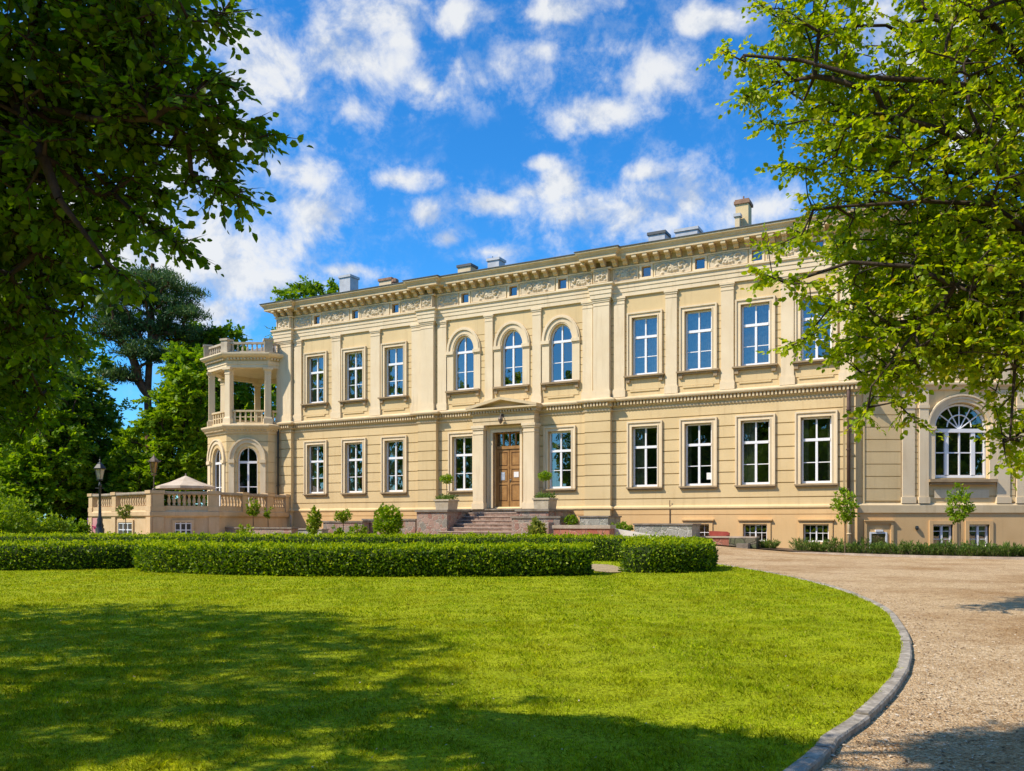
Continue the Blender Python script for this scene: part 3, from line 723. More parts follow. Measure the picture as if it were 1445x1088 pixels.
q.tube([(axc+.52*math.cos(PI*i/14), y0+.035, zs_+.0+.52*math.sin(PI*i/14)) for i in range(15)], .03, 4)
wwin = q.build('window', M['white'], wing)
q = MB(MW)
lp = [(l+.03, zb+.03), (r-.03, zb+.03)]+arc_pts(axc, axw/2-.05, zs_, za_-.05, 18)
q.mat = 1; q.add([(p[0], y0+.055, p[1]) for p in lp], [tuple(range(len(lp)))]); wwin_p = q
me = wwin.data; me.materials.append(M['glass'])
q.m = [0]*len(q.f); q.build('window_pane', M['glass'], wing)
for (c, w_, zb_, zt_, _) in wops[1:]:
    q = MB(MW); ring(q, c, w_, zb_, zt_, .24, .02, -.08); q.box(c-1, c+1, -.2, .02, zb_-.15, zb_); q.build('window_surround', M['pale'], wing)
def wing_casement(c, w_, zb_, zt_, small=False, yy=.15):
    o = casement(wing, MW, c, w_, zb_, zt_, yy, small=small)
for (c, w_, zb_, zt_, _) in wops[1:]: wing_casement(c, w_-.02, zb_+.01, zt_-.01)
for (c, w_, zb_, zt_, _) in bw[:2]:
    q = MB(MW); ring(q, c, w_, zb_-.3, zt_, .16, .0, -.15); q.build('window_surround', M['base'], wing)
    fr = MB(MW); t = .07; a, d_ = c-w_/2+.01, c+w_/2-.01
    fr.box(a, a+t, .0, .07, zb_, zt_-.01); fr.box(d_-t, d_, .0, .07, zb_, zt_-.01); fr.box(a+t, d_-t, .0, .07, zt_-.08, zt_-.01); fr.box(c-.045, c+.045, -.01, .07, zb_, zt_-.08)
    for qq in (.35, .7): fr.box(a+t, d_-t, .015, .07, zb_+(zt_-zb_)*qq-.015, zb_+(zt_-zb_)*qq+.015)
    o = fr.build('window', M['white'], wing)
    q = MB(MW); q.add([(a, .05, zb_), (d_, .05, zb_), (d_, .05, zt_), (a, .05, zt_)], [(0, 1, 2, 3)]); q.build('window_pane', M['glass'], wing)
q = MB(MW)                                     # cellar door niche with small white window
ring(q, xw(1238), 34*KW, -.3, zw(739), .1, -.05, -.17); q.box(xw(1217), xw(1259.5), -.22, -.08, zw(735.5), zw(733.5))
q.box(xw(1221), xw(1255), -.112, -.09, -.3, zw(739)); q.build('niche', M['base'], wing)
q = MB(MW); ring(q, xw(1237.5), 20*KW, zw(790), zw(753), .07, -.10, -.15); q.mat = 1; q.add([(xw(1227), -.125, zw(790)), (xw(1248), -.125, zw(790)), (xw(1248), -.125, zw(753)), (xw(1227), -.125, zw(753))], [(0, 1, 2, 3)]); q.build('window', [M['white'], M['glass']], wing)
q = MB(MW); q.box(xw(1233), xw(1243.5), -.19, -.11, zw(750.2), zw(747.4)); q.build('lamp', M['white'], wing)
for (xx, mt) in ((1298, 'trim'), (1430.3, 'trim')):
    pass
q = MB(MW); q.lathe([(.05, zw(748)), (.08, zw(745)), (.06, zw(742))], xw(1291.5), -.15, 8); q.build('vent', M['black'], wing)

# ---- corner tower: octagonal, loggia above an arched ground floor
TX, TY, TAP = -15.92, 53.33, 3.03
RT = TAP/math.cos(PI/8)
def octa(ap, k): a = -PI/2-PI/8+k*PI/4; R = ap/math.cos(PI/8); return (TX+R*math.cos(a), TY+R*math.sin(a))
def octpath(ap, k0=-3, k1=5): return [octa(ap, k) for k in range(k0, k1)]   # runs left to right past the front
zt = lambda y: EYE+(HZ-y)*50.3/F
def face_M(k, ap=TAP):                          # frame of face k (0 = front): x to the right, y inward
    a = Vector((*octa(ap, k), 0)); c = Vector((*octa(ap, k+1), 0)); d = c-a
    return Matrix.Translation(a) @ Matrix.Rotation(math.atan2(d.y, d.x), 4, 'Z'), d.length
tw = MB()
FL = 2*TAP*math.tan(PI/8)
tgr = [(2.42+.62*k, .035, .035) for k in range(7)]
for k in range(-3, 5):
    Mk, L = face_M(k); tw.M = Mk
    o = [(L/2, 1.22, 1.9, zt(630.5), zt(648.5))] if k in (0, -1, -2) else []
    facade(tw, 0, L, -.2, 6.75, o, tgr, depth=.3)
tw.M = Matrix.Identity(4)
tw.add([(*octa(TAP, k), 6.75) for k in range(8)], [tuple(range(8))])
tower = tw.build('corner_tower', [M['stucco'], M['room']], palace)
q = MB()
op = octpath(TAP, -4, 5)
q.sweep(op, [(-.1, 6.62), (.06, 6.64), (.10, 6.80), (.28, 6.95), (.36, 7.06), (.36, 7.14), (.05, 7.24), (-.6, 7.24), (-.6, 6.62)])
for k in range(-4, 4):
    Mk, L = face_M(k); q.M = Mk
    for i in range(14): q.box(.08+i*.175, .165+i*.175, -.22, -.05, 6.80, 6.92)
q.M = Matrix.Identity(4)
q.add([(*octa(TAP-.3, k), 7.23) for k in range(8)], [tuple(range(8))])
q.build('string_course', M['trim'], tower)
q = MB()
q.sweep(op, [(-.45, 10.62), (.0, 10.62), (.0, 10.8), (.04, 10.82), (.04, 11.0), (.0, 11.02), (.0, 11.16), (.12, 11.2), (.34, 11.28), (.42, 11.38), (.42, 11.46), (-.45, 11.52)])
for k in range(-4, 4):
    Mk, L = face_M(k); q.M = Mk
    for i in range(12): q.box(.1+i*.2, .2+i*.2, -.2, .02, 11.08, 11.19)
q.M = Matrix.Identity(4)
q.add([(*octa(TAP-.2, k), 10.9) for k in range(8)], [tuple(range(8))])
q.add([(*octa(TAP+.2, k), 11.5) for k in range(8)], [tuple(range(8))])
q.build('entablature', M['pale'], tower)
for k in range(-4, 5):                         # loggia columns at the corners
    x, y = octa(TAP-.22, k); a = math.atan2(y-TY, x-TX)
    q = MB(Matrix.Translation((x, y, 0)) @ Matrix.Rotation(a+PI/2, 4, 'Z'))
    q.box(-.27, .27, -.26, .26, 7.22, 7.55); q.lathe([(.33, 7.55), (.31, 7.62), (.265, 7.66), (.25, 10.2), (.28, 10.24), (.28, 10.28), (.25, 10.3), (.27, 10.4), (.33, 10.5)], 0, 0, 4, PI/4)
    q.box(-.29, .29, -.28, .28, 10.5, 10.63); q.build('column', M['pale'], tower)
rail_b = [(0.035, 0), (.06, .02), (.06, .06), (.035, .1), (.075, .24), (.06, .36), (.035, .5), (.055, .54), (.055, .58)]
for k in range(-3, 3):
    Mk, L = face_M(k, TAP-.2)
    q = MB(Mk); q.box(.25, L-.25, -.08, .08, 7.24, 7.36); q.box(.25, L-.25, -.1, .1, 7.98, 8.08)
    n = 6
    for i in range(n):
        u_ = .36+(L-.72)*i/(n-1); q.box(u_-.045, u_+.045, -.045, .045, 7.36, 7.98)
    q.box(.25, L-.25, -.03, .03, 7.64, 7.70)
    q.build('balustrade', M['trim'], tower)
for k in range(-4, 4):
    x, y = octa(TAP-.02, k); a = math.atan2(y-TY, x-TX)
    q = MB(Matrix.Translation((x, y, 0)) @ Matrix.Rotation(a+PI/2, 4, 'Z'))
    q.box(-.24, .24, -.24, .24, 11.48, 12.2); q.box(-.29, .29, -.29, .29, 12.2, 12.32); q.build('parapet_pier', M['planter'], tower)
    Mk, L = face_M(k, TAP-.02); q = MB(Mk)
    q.box(.2, L-.2, -.09, .09, 11.49, 11.6); q.box(.2, L-.2, -.1, .1, 12.02, 12.14)
    for i in range(7):
        u_ = .38+(L-.76)*i/6; q.lathe([(.05, 11.6), (.075, 11.75), (.04, 11.92), (.06, 12.02)], u_, 0, 6)
    q.build('parapet', M['planter'], tower)
q = MB(); q.add([(*octa(TAP-.5, k), 11.52) for k in range(8)]+[(TX+1.5, TY+1.5, 13.2)], [(i, (i+1) % 8, 8) for i in range(8)]); q.build('roof', M['slate'], tower)
for k in (0, -1, -2):
    Mk, L = face_M(k); c = L/2; w_ = 1.22; zs2, zt2 = zt(648.5), zt(630.5)
    q = MB(Mk)
    archband(q, c, w_/2+.20, zs2, zt2+.24, .22, .05, -.06); archband(q, c, w_/2+.42, zs2, zt2+.46, .09, .05, -.12)
    for sg in (-1, 1):
        a = c+sg*(w_/2+.18); d_ = c+sg*(w_/2+.50); lo, hi = min(a, d_), max(a, d_)
        q.box(lo, hi, -.07, .02, 1.8, zs2-.2); q.box(lo-.03, hi+.03, -.15, .02, zs2-.2, zs2)
    q.build('window_surround', M['pale'], tower)
    fr = MB(Mk); l, r = c-w_/2+.01, c+w_/2-.01; t = .07; y0, y1 = .18, .25; zb = 2.0
    fr.box(l, l+t, y0, y1, zb, zs2); fr.box(r-t, r, y0, y1, zb, zs2); fr.box(l+t, r-t, y0-.02, y1, zs2-.22, zs2-.08); fr.box(c-.05, c+.05, y0-.01, y1, zb, zs2-.22); fr.box(c-.03, c+.03, y0, y1, zs2-.08, zt2-t)
    fr.box(l+t, c-.05, y0+.01, y1, 3.42, 3.47); fr.box(c+.05, r-t, y0+.01, y1, 3.42, 3.47); fr.box(l+t, r-t, y0, y1, zb, zb+.25)
    ai = arc_pts(c, w_/2-.01-t, zs2, zt2-t, 14); ao = arc_pts(c, w_/2-.01, zs2, zt2, 14)
    for i in range(14):
        p4 = [ai[i], ao[i], ao[i+1], ai[i+1]]; fr.add([(p[0], y0, p[1]) for p in p4]+[(p[0], y1, p[1]) for p in p4], [(0, 1, 2, 3), (0, 3, 7, 4), (1, 0, 4, 5), (3, 2, 6, 7)])
    fr.build('window', M['white'], tower)
    q = MB(Mk); lp = [(l+.03, zb+.03), (r-.03, zb+.03)]+arc_pts(c, w_/2-.04, zs2, zt2-.04, 14)
    q.add([(p[0], y0+.04, p[1]) for p in lp], [tuple(range(len(lp)))]); q.build('window_pane', M['glass'], tower)

# ------------------------------------------------------------------ TERRACE
TP = [(-27.6, 56.0), (-24.8, 49.2), (-18.8, 43.6), (-15.8, 45.0), (-14.2, 48.7), (-13.45, 50.45)]
terr = thing('terrace', 'raised stone terrace with baluster parapet around the corner tower', 'terrace', (-18.8, 46, tz(-18.8, 46)))
q = MB(); rp = TP[::-1]
q.sweep(rp, [(-.4, -.2), (.04, -.2), (.04, .55), (.0, .58), (.0, 1.60), (-.4, 1.60)], side=1)
q.build('wall', M['terr'], terr)
q = MB()
q.sweep(rp, [(-.4, 1.58), (.05, 1.58), (.12, 1.66), (.12, 1.86), (.03, 1.94), (.03, 2.18), (-.25, 2.18), (-.4, 1.95)], side=1)
q.build('ledge', M['terr'], terr)
q = MB()
q.sweep(rp, [(-.26, 2.78), (.06, 2.78), (.09, 2.83), (.09, 2.93), (-.29, 2.95), (-.29, 2.83)], side=1)
q.build('rail', M['capl'], terr)
q = MB(); q.add([(x, y, 1.9) for x, y in TP]+[(-16, 58, 1.9)], [tuple(range(len(TP)+1))]); q.build('floor', M['capl'], terr)
def seg_M(i):
    a, c = Vector((*TP[i], 0)), Vector((*TP[i+1], 0)); d = c-a
    return Matrix.Translation(a) @ Matrix.Rotation(math.atan2(d.y, d.x), 4, 'Z'), d.length
for (i, fr_) in ((0, .5), (1, .02), (1, .43), (1, .975), (2, .10), (2, .93), (3, .5), (4, .06), (4, .93)):
    Mk, L = seg_M(i); u_ = fr_*L; q = MB(Mk); hw = .27 if (i, fr_) != (3, .5) else .2
    q.box(u_-hw, u_+hw, -.07, .29, 2.1, 2.82); q.box(u_-hw-.05, u_+hw+.05, -.13, .33, 2.82, 2.99); q.box(u_-hw-.03, u_+hw+.03, -.10, .30, 1.9, 2.15)
    q.build('pier', M['terr'], terr)
    if i in (1, 2):
        q = MB(Mk); q.box(u_-hw, u_+hw, -.10, .05, -.2, 1.585); q.build('wall_pilaster', M['terr'], terr)
bal = MB(); bal.lathe([(.085, 2.18), (.085, 2.24), (.05, 2.27), (.095, 2.40), (.08, 2.52), (.042, 2.66), (.07, 2.70), (.085, 2.73), (.085, 2.79)], 0, 0, 10)
b0 = None
for (i, a, c, n) in ((0, .1, .42, 6), (0, .58, .9, 6), (1, .10, .36, 7), (1, .50, .91, 11), (2, .22, .82, 8), (3, .08, .44, 6), (3, .56, .96, 6), (4, .2, .85, 6)):
    Mk, L = seg_M(i)
    for k in range(n):
        P = Mk @ Vector(((a+(c-a)*(k+.5)/n)*L, .11, 0))
        if b0 is None: b0 = bal.build('baluster', M['terr'], terr, True); o = b0
        else: o = b0.copy(); COL.objects.link(o)
        o.location = (P.x, P.y, 0)
for (i, xa, xb) in ((1, 168.5, 188), (2, 247, 270)):   # cellar windows of the terrace
    Mk, L = seg_M(i)
    a = Vector(TP[i]); c = Vector(TP[i+1])
    def along(x):
        m = (x-722.5)/F; d = c-a; t = (m*a.y-a.x)/(d.x-m*d.y); return t*L
    ua, ub = along(xa), along(xb); cc = (ua+ub)/2; w_ = ub-ua
    q = MB(Mk); ring(q, cc, w_, -.1, 1.30, .14, .02, -.08); q.mat = 1
    q.box(ua, ub, -.012, .01, -.1, 1.30); q.build('window_surround', [M['terr'], M['room']], terr)
    q = MB(Mk)
    for k in range(4): uu = ua+(ub-ua)*(k/3.); q.box(uu-.035, uu+.035, -.05, -.012, .2, 1.30)
    for zz in (.55, .9, 1.25): q.box(ua, ub, -.045, -.012, zz-.025, zz+.025)
    q.build('window', M['white'], terr)
Mk, L = seg_M(1)                                # pink and purple paint at the left corner
q = MB(Mk); q.box(-.05, 1.35, -.052, -.03, .15, 1.56); q.mat = 1; q.box(-.35, -.05, -.05, .02, .4, 1.56); q.build('painted_patch', [M['pink'], M['purple']], terr)
q = MB(Mk)
q.tube([(.35+.16*math.cos(t)*(1+.3*math.sin(3*t)), -.062, 1.02+.14*math.sin(t*1.0)) for t in np.linspace(.2, 5.6, 18)], .022, 4)
q.tube([(.6+.05*i, -.062, 1.0+.1*math.sin(i*2.1)) for i in range(9)], .02, 4); q.build('graffiti', M['magenta'], terr)
Mk, L = seg_M(4); q = MB(Mk); q.tube([(L*.95, -.16, 1.75), (L*.95, -.22, 1.6), (L*.95, -.22, .4)], .05, 8); q.build('downpipe', M['planter'], terr, True)

# ------------------------------------------------------------------ STEPS AND STONE WALLS
SU0, SU1 = -2.23, 1.73
st = thing('entrance_steps', 'broad stone steps with cheek walls rising to the wooden front door', 'steps', pw(-.25, 2.2, .45), -AL)
q = MB(MP); q.box(-2.9, 2.4, -.55, -.06, .2, 2.0); q.box(-3.0, 2.5, -.62, -.055, 1.94, 2.02)
q.build('landing', [M['cap']], st)
for i in range(8):
    p = .9+.4*i; z = 1.82-.19*i; a, c = (SU0, SU1) if i < 5 else (SU0-.30*(i-4)-.1, SU1+.0+.1*(i-4))
    q = MB(MP)
    if i < 5: q.box(a+.003, c-.003, -p, -p+.45, .1, z-.05)
    else: q.box(a, c, -p-(0 if i < 5 else .1), -p+.45, .1, z-.05)
    q.mat = 1; q.box(a+.006, c-.006, -p-.03-(0 if i < 5 else .1), -p+.42, z-.05, z)
    q.build('step', [M['steps'], M['tread']], st)
for (a, c) in ((-4.07, SU0), (SU1, 3.43)):
    q = MB(MP); q.box(a, c, -2.78, -.08, .1, 1.84); q.build('cheek_wall', M['pinkrub'], st)
    q = MB(MP); q.box(a-.06, c+.06, -2.86, -.09, 1.84, 1.945); q.build('coping', M['cap'], st)
def lowwall(name, label, xa, xb, ytop, p, th, mat, cap='cap', caph=.09, zb=.0, hang=.05, yb=None):
    ua, ub = U(xa, p), U(xb, p); zt_ = ZF((xa+xb)/2, ytop, p)
    c = pw((ua+ub)/2, p-th/2)
    t = thing(name, label, 'wall', (c.x, c.y, tz(c.x, c.y)), -AL)
    q = MB(MP); q.box(ua, ub, -p, -p+th, zb, zt_-caph); q.build('masonry', M[mat], t)
    q = MB(MP); q.box(ua-hang, ub+hang, -p-hang, -p+th+hang, zt_-caph, zt_); q.build('coping', M[cap], t)
    return t
lowwall('retaining_wall', 'rough pink stone retaining wall left of the steps behind the round bush', 512, 586, 732, 2.3, .7, 'pinkrub')
lowwall('retaining_wall', 'pink granite retaining wall behind the small standard tree left of the steps', 456, 511, 735, 3.0, .6, 'pinkrub')
lowwall('retaining_wall', 'pale grey low wall between the slim conifer and the terrace wall', 413, 454, 746, 4.6, .5, 'greyrub', 'capl', .05)
lowwall('retaining_wall', 'low pink stone wall with dark coping in front of the terrace corner', 314, 411, 744, 5.6, .5, 'pinkrub', 'cap', .07)
lowwall('retaining_wall', 'dark slab topped block right of the steps below the planter', 722, 790, 728.2, 3.4, .55, 'pinkrub', 'cap', .1)
lowwall('retaining_wall', 'low pink rubble wall behind the pale spiky shrub beside the steps', 727, 774, 737, 4.2, .6, 'pinkrub', 'capl', .04, hang=0)
lowwall('retaining_wall', 'red stone wall with thick pale coping right of the steps', 781, 860, 741, 4.7, .6, 'redrub', 'capl', .15)
lowwall('retaining_wall', 'small pinkish grey block wall above the red stone wall', 818, 858, 727.8, 2.6, 1.6, 'greyrub', 'cap', .07)
lowwall('retaining_wall', 'grey green stained block wall with grey coping above the ramp', 895, 976, 738.7, 3.0, 1.3, 'greyrub', 'cap', .07)
t = lowwall('retaining_wall', 'low red and mossy wall with grey coping beside the gravel drive', 970, 1066, 757, 2.2, .6, 'redrub', 'capl', .06)
ua, ub = U(1028, 2.3), U(1066, 2.3); q = MB(MP); q.box(ua, ub+.02, -2.24, -1.58, .0, ZF(1047, 758.5, 2.2)); q.build('mossy_masonry', M['mossrub'], t)
ua, ub = U(1040, 2.6), U(1056, 2.6); q = MB(MP); q.box(ua, ub, -2.7, -2.25, .0, ZF(1048, 767, 2.6)); q.build('step_block', M['cap'], t)
ua, ub = U(914, 3.0), U(925, 3.0)
q = MB(MP)                                      # ramp wall
a, c = U(858, 4.4), U(978, 3.6); za_, zc_ = ZF(862, 745.5, 4.4), ZF(975, 760, 3.6)
q.prism([(a, -.1), (c, -.1), (c, zc_), (c-1.2, zc_+.08), (a, za_)], lambda p, t: (p[0], t, p[1]), -4.1, -3.8)
tag(q.build('ramp_wall', M['rampwhite']), 'sloping whitish ramp wall falling to the right behind the hedge', 'wall')
q = MB(MP); a, c = U(1001, .9), U(1029, .9)     # red bench
zt_ = ZF(1015, 749.5, .9); zb_ = ZF(1015, 757, .9)
q.prism([(a, zb_-.1), (c, zb_-.1), (c+.02, zt_-.08), (c-.1, zt_-.02), (a+.3, zt_+.0), (a, zt_-.0)], lambda p, t: (p[0], t, p[1]), -.95, -.85)
bench = thing('red_bench', 'red bench with curved backrest behind the low mossy wall', 'bench', pw((a+c)/2, .9, tz(9, 38)), -AL)
q.build('backrest', M['redstone'], bench)
q = MB(MP); q.box(a, c, -1.4, -.96, .66, .74); q.build('seat', M['redstone'], bench)
for uu in (a+.1, c-.2):
    q = MB(MP); q.box(uu, uu+.1, -1.35, -.97, .1, .66); q.build('leg', M['redstone'], bench)

# ------------------------------------------------------------------ leaves and plants
def leaves(P, D, Nn, L, Wd, kind=4):
    """leaf blades at P along D with face normal Nn; kind 4 = folded lozenge, 6 = two-sided pointed blade"""
    n = len(P); D = D/np.linalg.norm(D, axis=1, keepdims=True)
    B = np.cross(Nn, D); B /= (np.linalg.norm(B, axis=1, keepdims=True)+1e-9); Nn = np.cross(D, B)
    L = L[:, None]; Wd = Wd[:, None]
    if kind == 4:
        V = np.stack([P, P+D*L*.45+B*Wd*.5+Nn*Wd*.12, P+D*L, P+D*L*.45-B*Wd*.5+Nn*Wd*.12], 1)
        Q = np.arange(n*4).reshape(n, 4); return V.reshape(-1, 3), Q
    f = .16
    V = np.stack([P, P+D*L*.30+B*Wd*.5+Nn*Wd*f, P+D*L*.68+B*Wd*.40+Nn*Wd*f*.6, P+D*L-Nn*L*.08, P+D*L*.68-B*Wd*.40+Nn*Wd*f*.6, P+D*L*.30-B*Wd*.5+Nn*Wd*f], 1)
    o = np.arange(n)[:, None]*6
    Q = np.concatenate([o+np.array([[0, 1, 2, 3]]), o+np.array([[0, 3, 4, 5]])], 0)
    return V.reshape(-1, 3), Q
def unit(n, up=0.0):
    v = rng.normal(size=(n, 3)); v[:, 2] += up; return v/np.linalg.norm(v, axis=1, keepdims=True)
def in_ellipsoids(els, n, shell=.0):
    """points in a union of ellipsoids (cx,cy,cz,rx,ry,rz), biased outwards by shell"""
    vol = np.array([(e[3]*e[4]*e[5])**.85 for e in els]); vol /= vol.sum()
    k = rng.choice(len(els), n, p=vol); E = np.array(els)[k]
    d = unit(n); r = rng.random(n)**(1/(3+4*shell))
    return E[:, :3]+d*r[:, None]*E[:, 3:6]
def grow(trunk, att, rtip=.012, rtrunk=.25, pathw=.25, wob=.08, limbs=()):
    """branch skeleton: every attractor joins the nearest node already in the tree"""
    nodes = [np.array(p, float) for p in trunk]; par = [-1]+list(range(len(trunk)-1))
    plen = [0.0]
    for i in range(1, len(trunk)): plen.append(plen[-1]+np.linalg.norm(nodes[i]-nodes[i-1]))
    for lb, r_ in limbs:                       # hand-placed boughs hang on the trunk
        nd = np.array(nodes); k = int(np.argmin(np.linalg.norm(nd-np.array(lb[0]), axis=1))); prev = k
        for q_ in lb:
            nodes.append(np.array(q_, float)); par.append(prev); plen.append(plen[prev]+np.linalg.norm(nodes[-1]-nodes[prev])); prev = len(nodes)-1
    T = np.array(nodes)
    dd = np.min(np.linalg.norm(att[:, None]-T[None], axis=2), axis=1)
    tips = []
    nt0 = len(T); arr = np.zeros((nt0+len(att)*3+5, 3)); arr[:nt0] = T; pl = np.zeros(len(arr)); pl[:nt0] = plen
    cnt = nt0; order = np.argsort(dd)
    for j in order:
        a = att[j]
        c = np.linalg.norm(arr[:cnt]-a, axis=1)*1.0+pathw*pl[:cnt]+np.maximum(0, arr[:cnt, 2]-a[2])*.35
        k = int(np.argmin(c)); p = arr[k]; L = np.linalg.norm(a-p)
        seg = 3 if L > .5 else 1; prev = k
        for s_ in range(1, seg+1):
            t = s_/seg; q_ = p+(a-p)*t
            if s_ < seg: q_ = q_+rng.normal(size=3)*wob*L*.5+np.array([0, 0, L*.10*math.sin(PI*t)])
            if cnt >= len(arr): break
            arr[cnt] = q_; pl[cnt] = pl[prev]+L/seg; par.append(prev); prev = cnt; cnt += 1
        tips.append((prev, k))
    arr = arr[:cnt]
    w_ = np.zeros(cnt)
    for (t, k) in tips: w_[t] += 1
    for i in range(cnt-1, 0, -1): w_[par[i]] += w_[i]
    r = rtip*np.maximum(w_, 1)**.45
    r = np.minimum(r, rtrunk)
    n0 = len(trunk)
    r[:n0] = np.linspace(rtrunk, max(rtrunk*.35, r[n0-1]), n0)
    i0 = n0
    for lb, r_ in limbs:
        k = len(lb); r[i0:i0+k] = np.maximum(np.linspace(r_, r_*.4, k), r[i0:i0+k]*.6); i0 += k
    return arr, np.array(par), r, np.array([t for t, k in tips]), order
def branch_mesh(arr, par, r, seg=5, rmin=0.0):
    idx = np.where((par >= 0))[0]; idx = idx[np.maximum(r[idx], r[par[idx]]) > rmin]
    A = arr[par[idx]]; B = arr[idx]; ra = np.minimum(r[par[idx]], r[idx]*1.6+.004); rb = r[idx]
    d = B-A; d /= (np.linalg.norm(d, axis=1, keepdims=True)+1e-9)
    ref = np.where(np.abs(d[:, 2:3]) < .9, np.array([[0, 0, 1.0]]), np.array([[1.0, 0, 0]]))
    X = np.cross(d, ref); X /= np.linalg.norm(X, axis=1, keepdims=True); Y = np.cross(d, X)
    th = np.arange(seg)*2*PI/seg
    ring_ = X[:, None]*np.cos(th)[None, :, None]+Y[:, None]*np.sin(th)[None, :, None]
    V = np.concatenate([A[:, None]+ring_*ra[:, None, None], B[:, None]+ring_*rb[:, None, None]], 1)
    o = np.arange(len(idx))[:, None, None]*2*seg; j = np.arange(seg); j2 = (j+1) % seg
    Q = np.stack([j, j2, seg+j2, seg+j], 1)[None]+o
    return V.reshape(-1, 3), Q.reshape(-1, 4)
def sprays(tp, outdir, m, K, tl, L, Wd, kind, droop=.25, flat=.6, jit=.35):
    """m twigs per tip, K leaves per twig lying roughly in the twig's plane"""
    n = len(tp)
    P0 = np.repeat(tp, m, 0); O = np.repeat(outdir, m, 0)
    d = O*.7+unit(n*m)*np.array([1, 1, .55]); d[:, 2] -= droop*rng.random(n*m); d /= np.linalg.norm(d, axis=1, keepdims=True)
    ln = tl*(.5+.7*rng.random(n*m))
    up = np.array([[0, 0, 1.0]])*flat+unit(n*m)*.45
    side = np.cross(up, d); side /= np.linalg.norm(side, axis=1, keepdims=True); up = np.cross(d, side)
    t = (np.arange(K)+.6)/K
    P = P0[:, None]+d[:, None]*(ln[:, None]*t[None])[:, :, None]
    P[:, :, 2] -= (droop*.5*ln[:, None]*t[None]**2)
    sg = np.where(np.arange(K) % 2 == 0, 1.0, -1.0)
    ld = d[:, None]*.75+side[:, None]*sg[None, :, None]*.75+rng.normal(size=(n*m, K, 3))*jit
    ld[:, :, 2] -= .25
    ld[:, -1] = d+rng.normal(size=(n*m, 3))*.2
    nn = up[:, None]+rng.normal(size=(n*m, K, 3))*jit
    P = P.reshape(-1, 3); ld = ld.reshape(-1, 3); nn = nn.reshape(-1, 3); k = len(P)
    sz = .5+.85*rng.random(k)
    V, Q = leaves(P, ld, nn, L*sz, Wd*sz, kind)
    tw = (P0, P0+d*ln[:, None])
    return V, Q, tw
def twig_mesh(tw, r=.004):
    A, B = tw; d = B-A; X = np.cross(d, np.array([[.3, .2, 1]])); X /= np.linalg.norm(X, axis=1, keepdims=True)+1e-9; Y = np.cross(d, X); Y /= np.linalg.norm(Y, axis=1, keepdims=True)+1e-9
    V = np.stack([A+X*r, A-X*r*.5+Y*r, A-X*r*.5-Y*r, B], 1); n = len(A); o = np.arange(n)[:, None]*4
    Q = np.concatenate([o+np.array([[0, 1, 3, 3]]), o+np.array([[1, 2, 3, 3]]), o+np.array([[2, 0, 3, 3]])], 0)[:, :3]
    return V.reshape(-1, 3), Q
def tree(name, label, trunk, els, natt, m, K, tl, L, Wd, lm, bm='bark', kind=4, rtrunk=.3, shell=.4, group=None, rtip=.012, droop=.25, zmin=.5, rmin=.0, twigs=False, pathw=.25, flat=.6, att_extra=None, keep=None, spray2=None, limbs=(), front=None):
    att = in_ellipsoids(els, natt, shell)
    att = att[att[:, 2] > zmin]
    if front is not None: att = np.concatenate([np.array(front), att], 0)
    fl = np.zeros(len(att), bool)
    if att_extra is not None: att = np.concatenate([att, att_extra], 0); fl = np.concatenate([fl, np.ones(len(att_extra), bool)])
    if keep is not None: k_ = keep(att); att = att[k_]; fl = fl[k_]
    arr, par, r, tips, order = grow(trunk, att, rtip, rtrunk, pathw, limbs=limbs)
    fl = fl[order]
    t = thing(name, label, 'tree', trunk[0], 0, group)
    V, Q = branch_mesh(arr, par, r, 6, rmin)
    tp = arr[tips]; od = tp-arr[par[tips]]; od /= np.linalg.norm(od, axis=1, keepdims=True)+1e-9
    a = ~fl if spray2 else np.ones(len(fl), bool)
    Vl, Ql, tw = sprays(tp[a], od[a], m, K, tl, L, Wd, kind, droop, flat)
    if spray2:
        V2, Q2, tw2 = sprays(tp[fl], od[fl], *spray2, kind, droop, flat)
        Ql = np.concatenate([Ql, Q2+len(Vl)]); Vl = np.concatenate([Vl, V2]); tw = (np.concatenate([tw[0], tw2[0]]), np.concatenate([tw[1], tw2[1]]))
    np_obj('trunk', V, Q, M[bm], t)
    if twigs:
        V2, Q2 = twig_mesh(tw); np_obj('twigs', V2, Q2, M[bm], t)
    np_obj('crown', Vl, Ql, M[lm], t)
    return t
def px_el(x, y, rx, ry, Y, ry_depth):          # ellipsoid from a photo place at depth Y
    k = Y/F; return (at(x, Y), Y, zat(y, Y), rx*k, ry_depth, ry*k)

# near tree on the left: trunk left of the frame, dark underside towards us
def pp(x, y, Y): return (at(x, Y), Y, zat(y, Y))
elL = [px_el(110, 70, 190, 120, 3.8, .45), px_el(235, 165, 100, 42, 3.6, .25), px_el(215, 50, 95, 80, 3.6, .3), px_el(100, 250, 130, 80, 3.9, .4), px_el(40, 390, 110, 110, 4.4, .5), px_el(20, 520, 85, 100, 5.2, .6), px_el(10, 200, 90, 160, 4.2, .4)]
tip = []
for ln_ in (((290, 160), (330, 172), (378, 190)), ((270, 245), (305, 262), (336, 276)), ((300, 30), (316, 15)), ((190, 300), (225, 325), (258, 350)), ((285, 205), (310, 222)), ((150, 370), (185, 395)), ((285, 110), (315, 118))):
    P_ = np.array(ln_, float)
    for t_ in np.linspace(0, len(ln_)-1, 4*(len(ln_)-1)+1):
        i_ = min(int(t_), len(ln_)-2); q_ = P_[i_]*(1-(t_-i_))+P_[i_+1]*(t_-i_); tip.append(pp(q_[0], q_[1], 3.6+.05*math.sin(q_[0])))
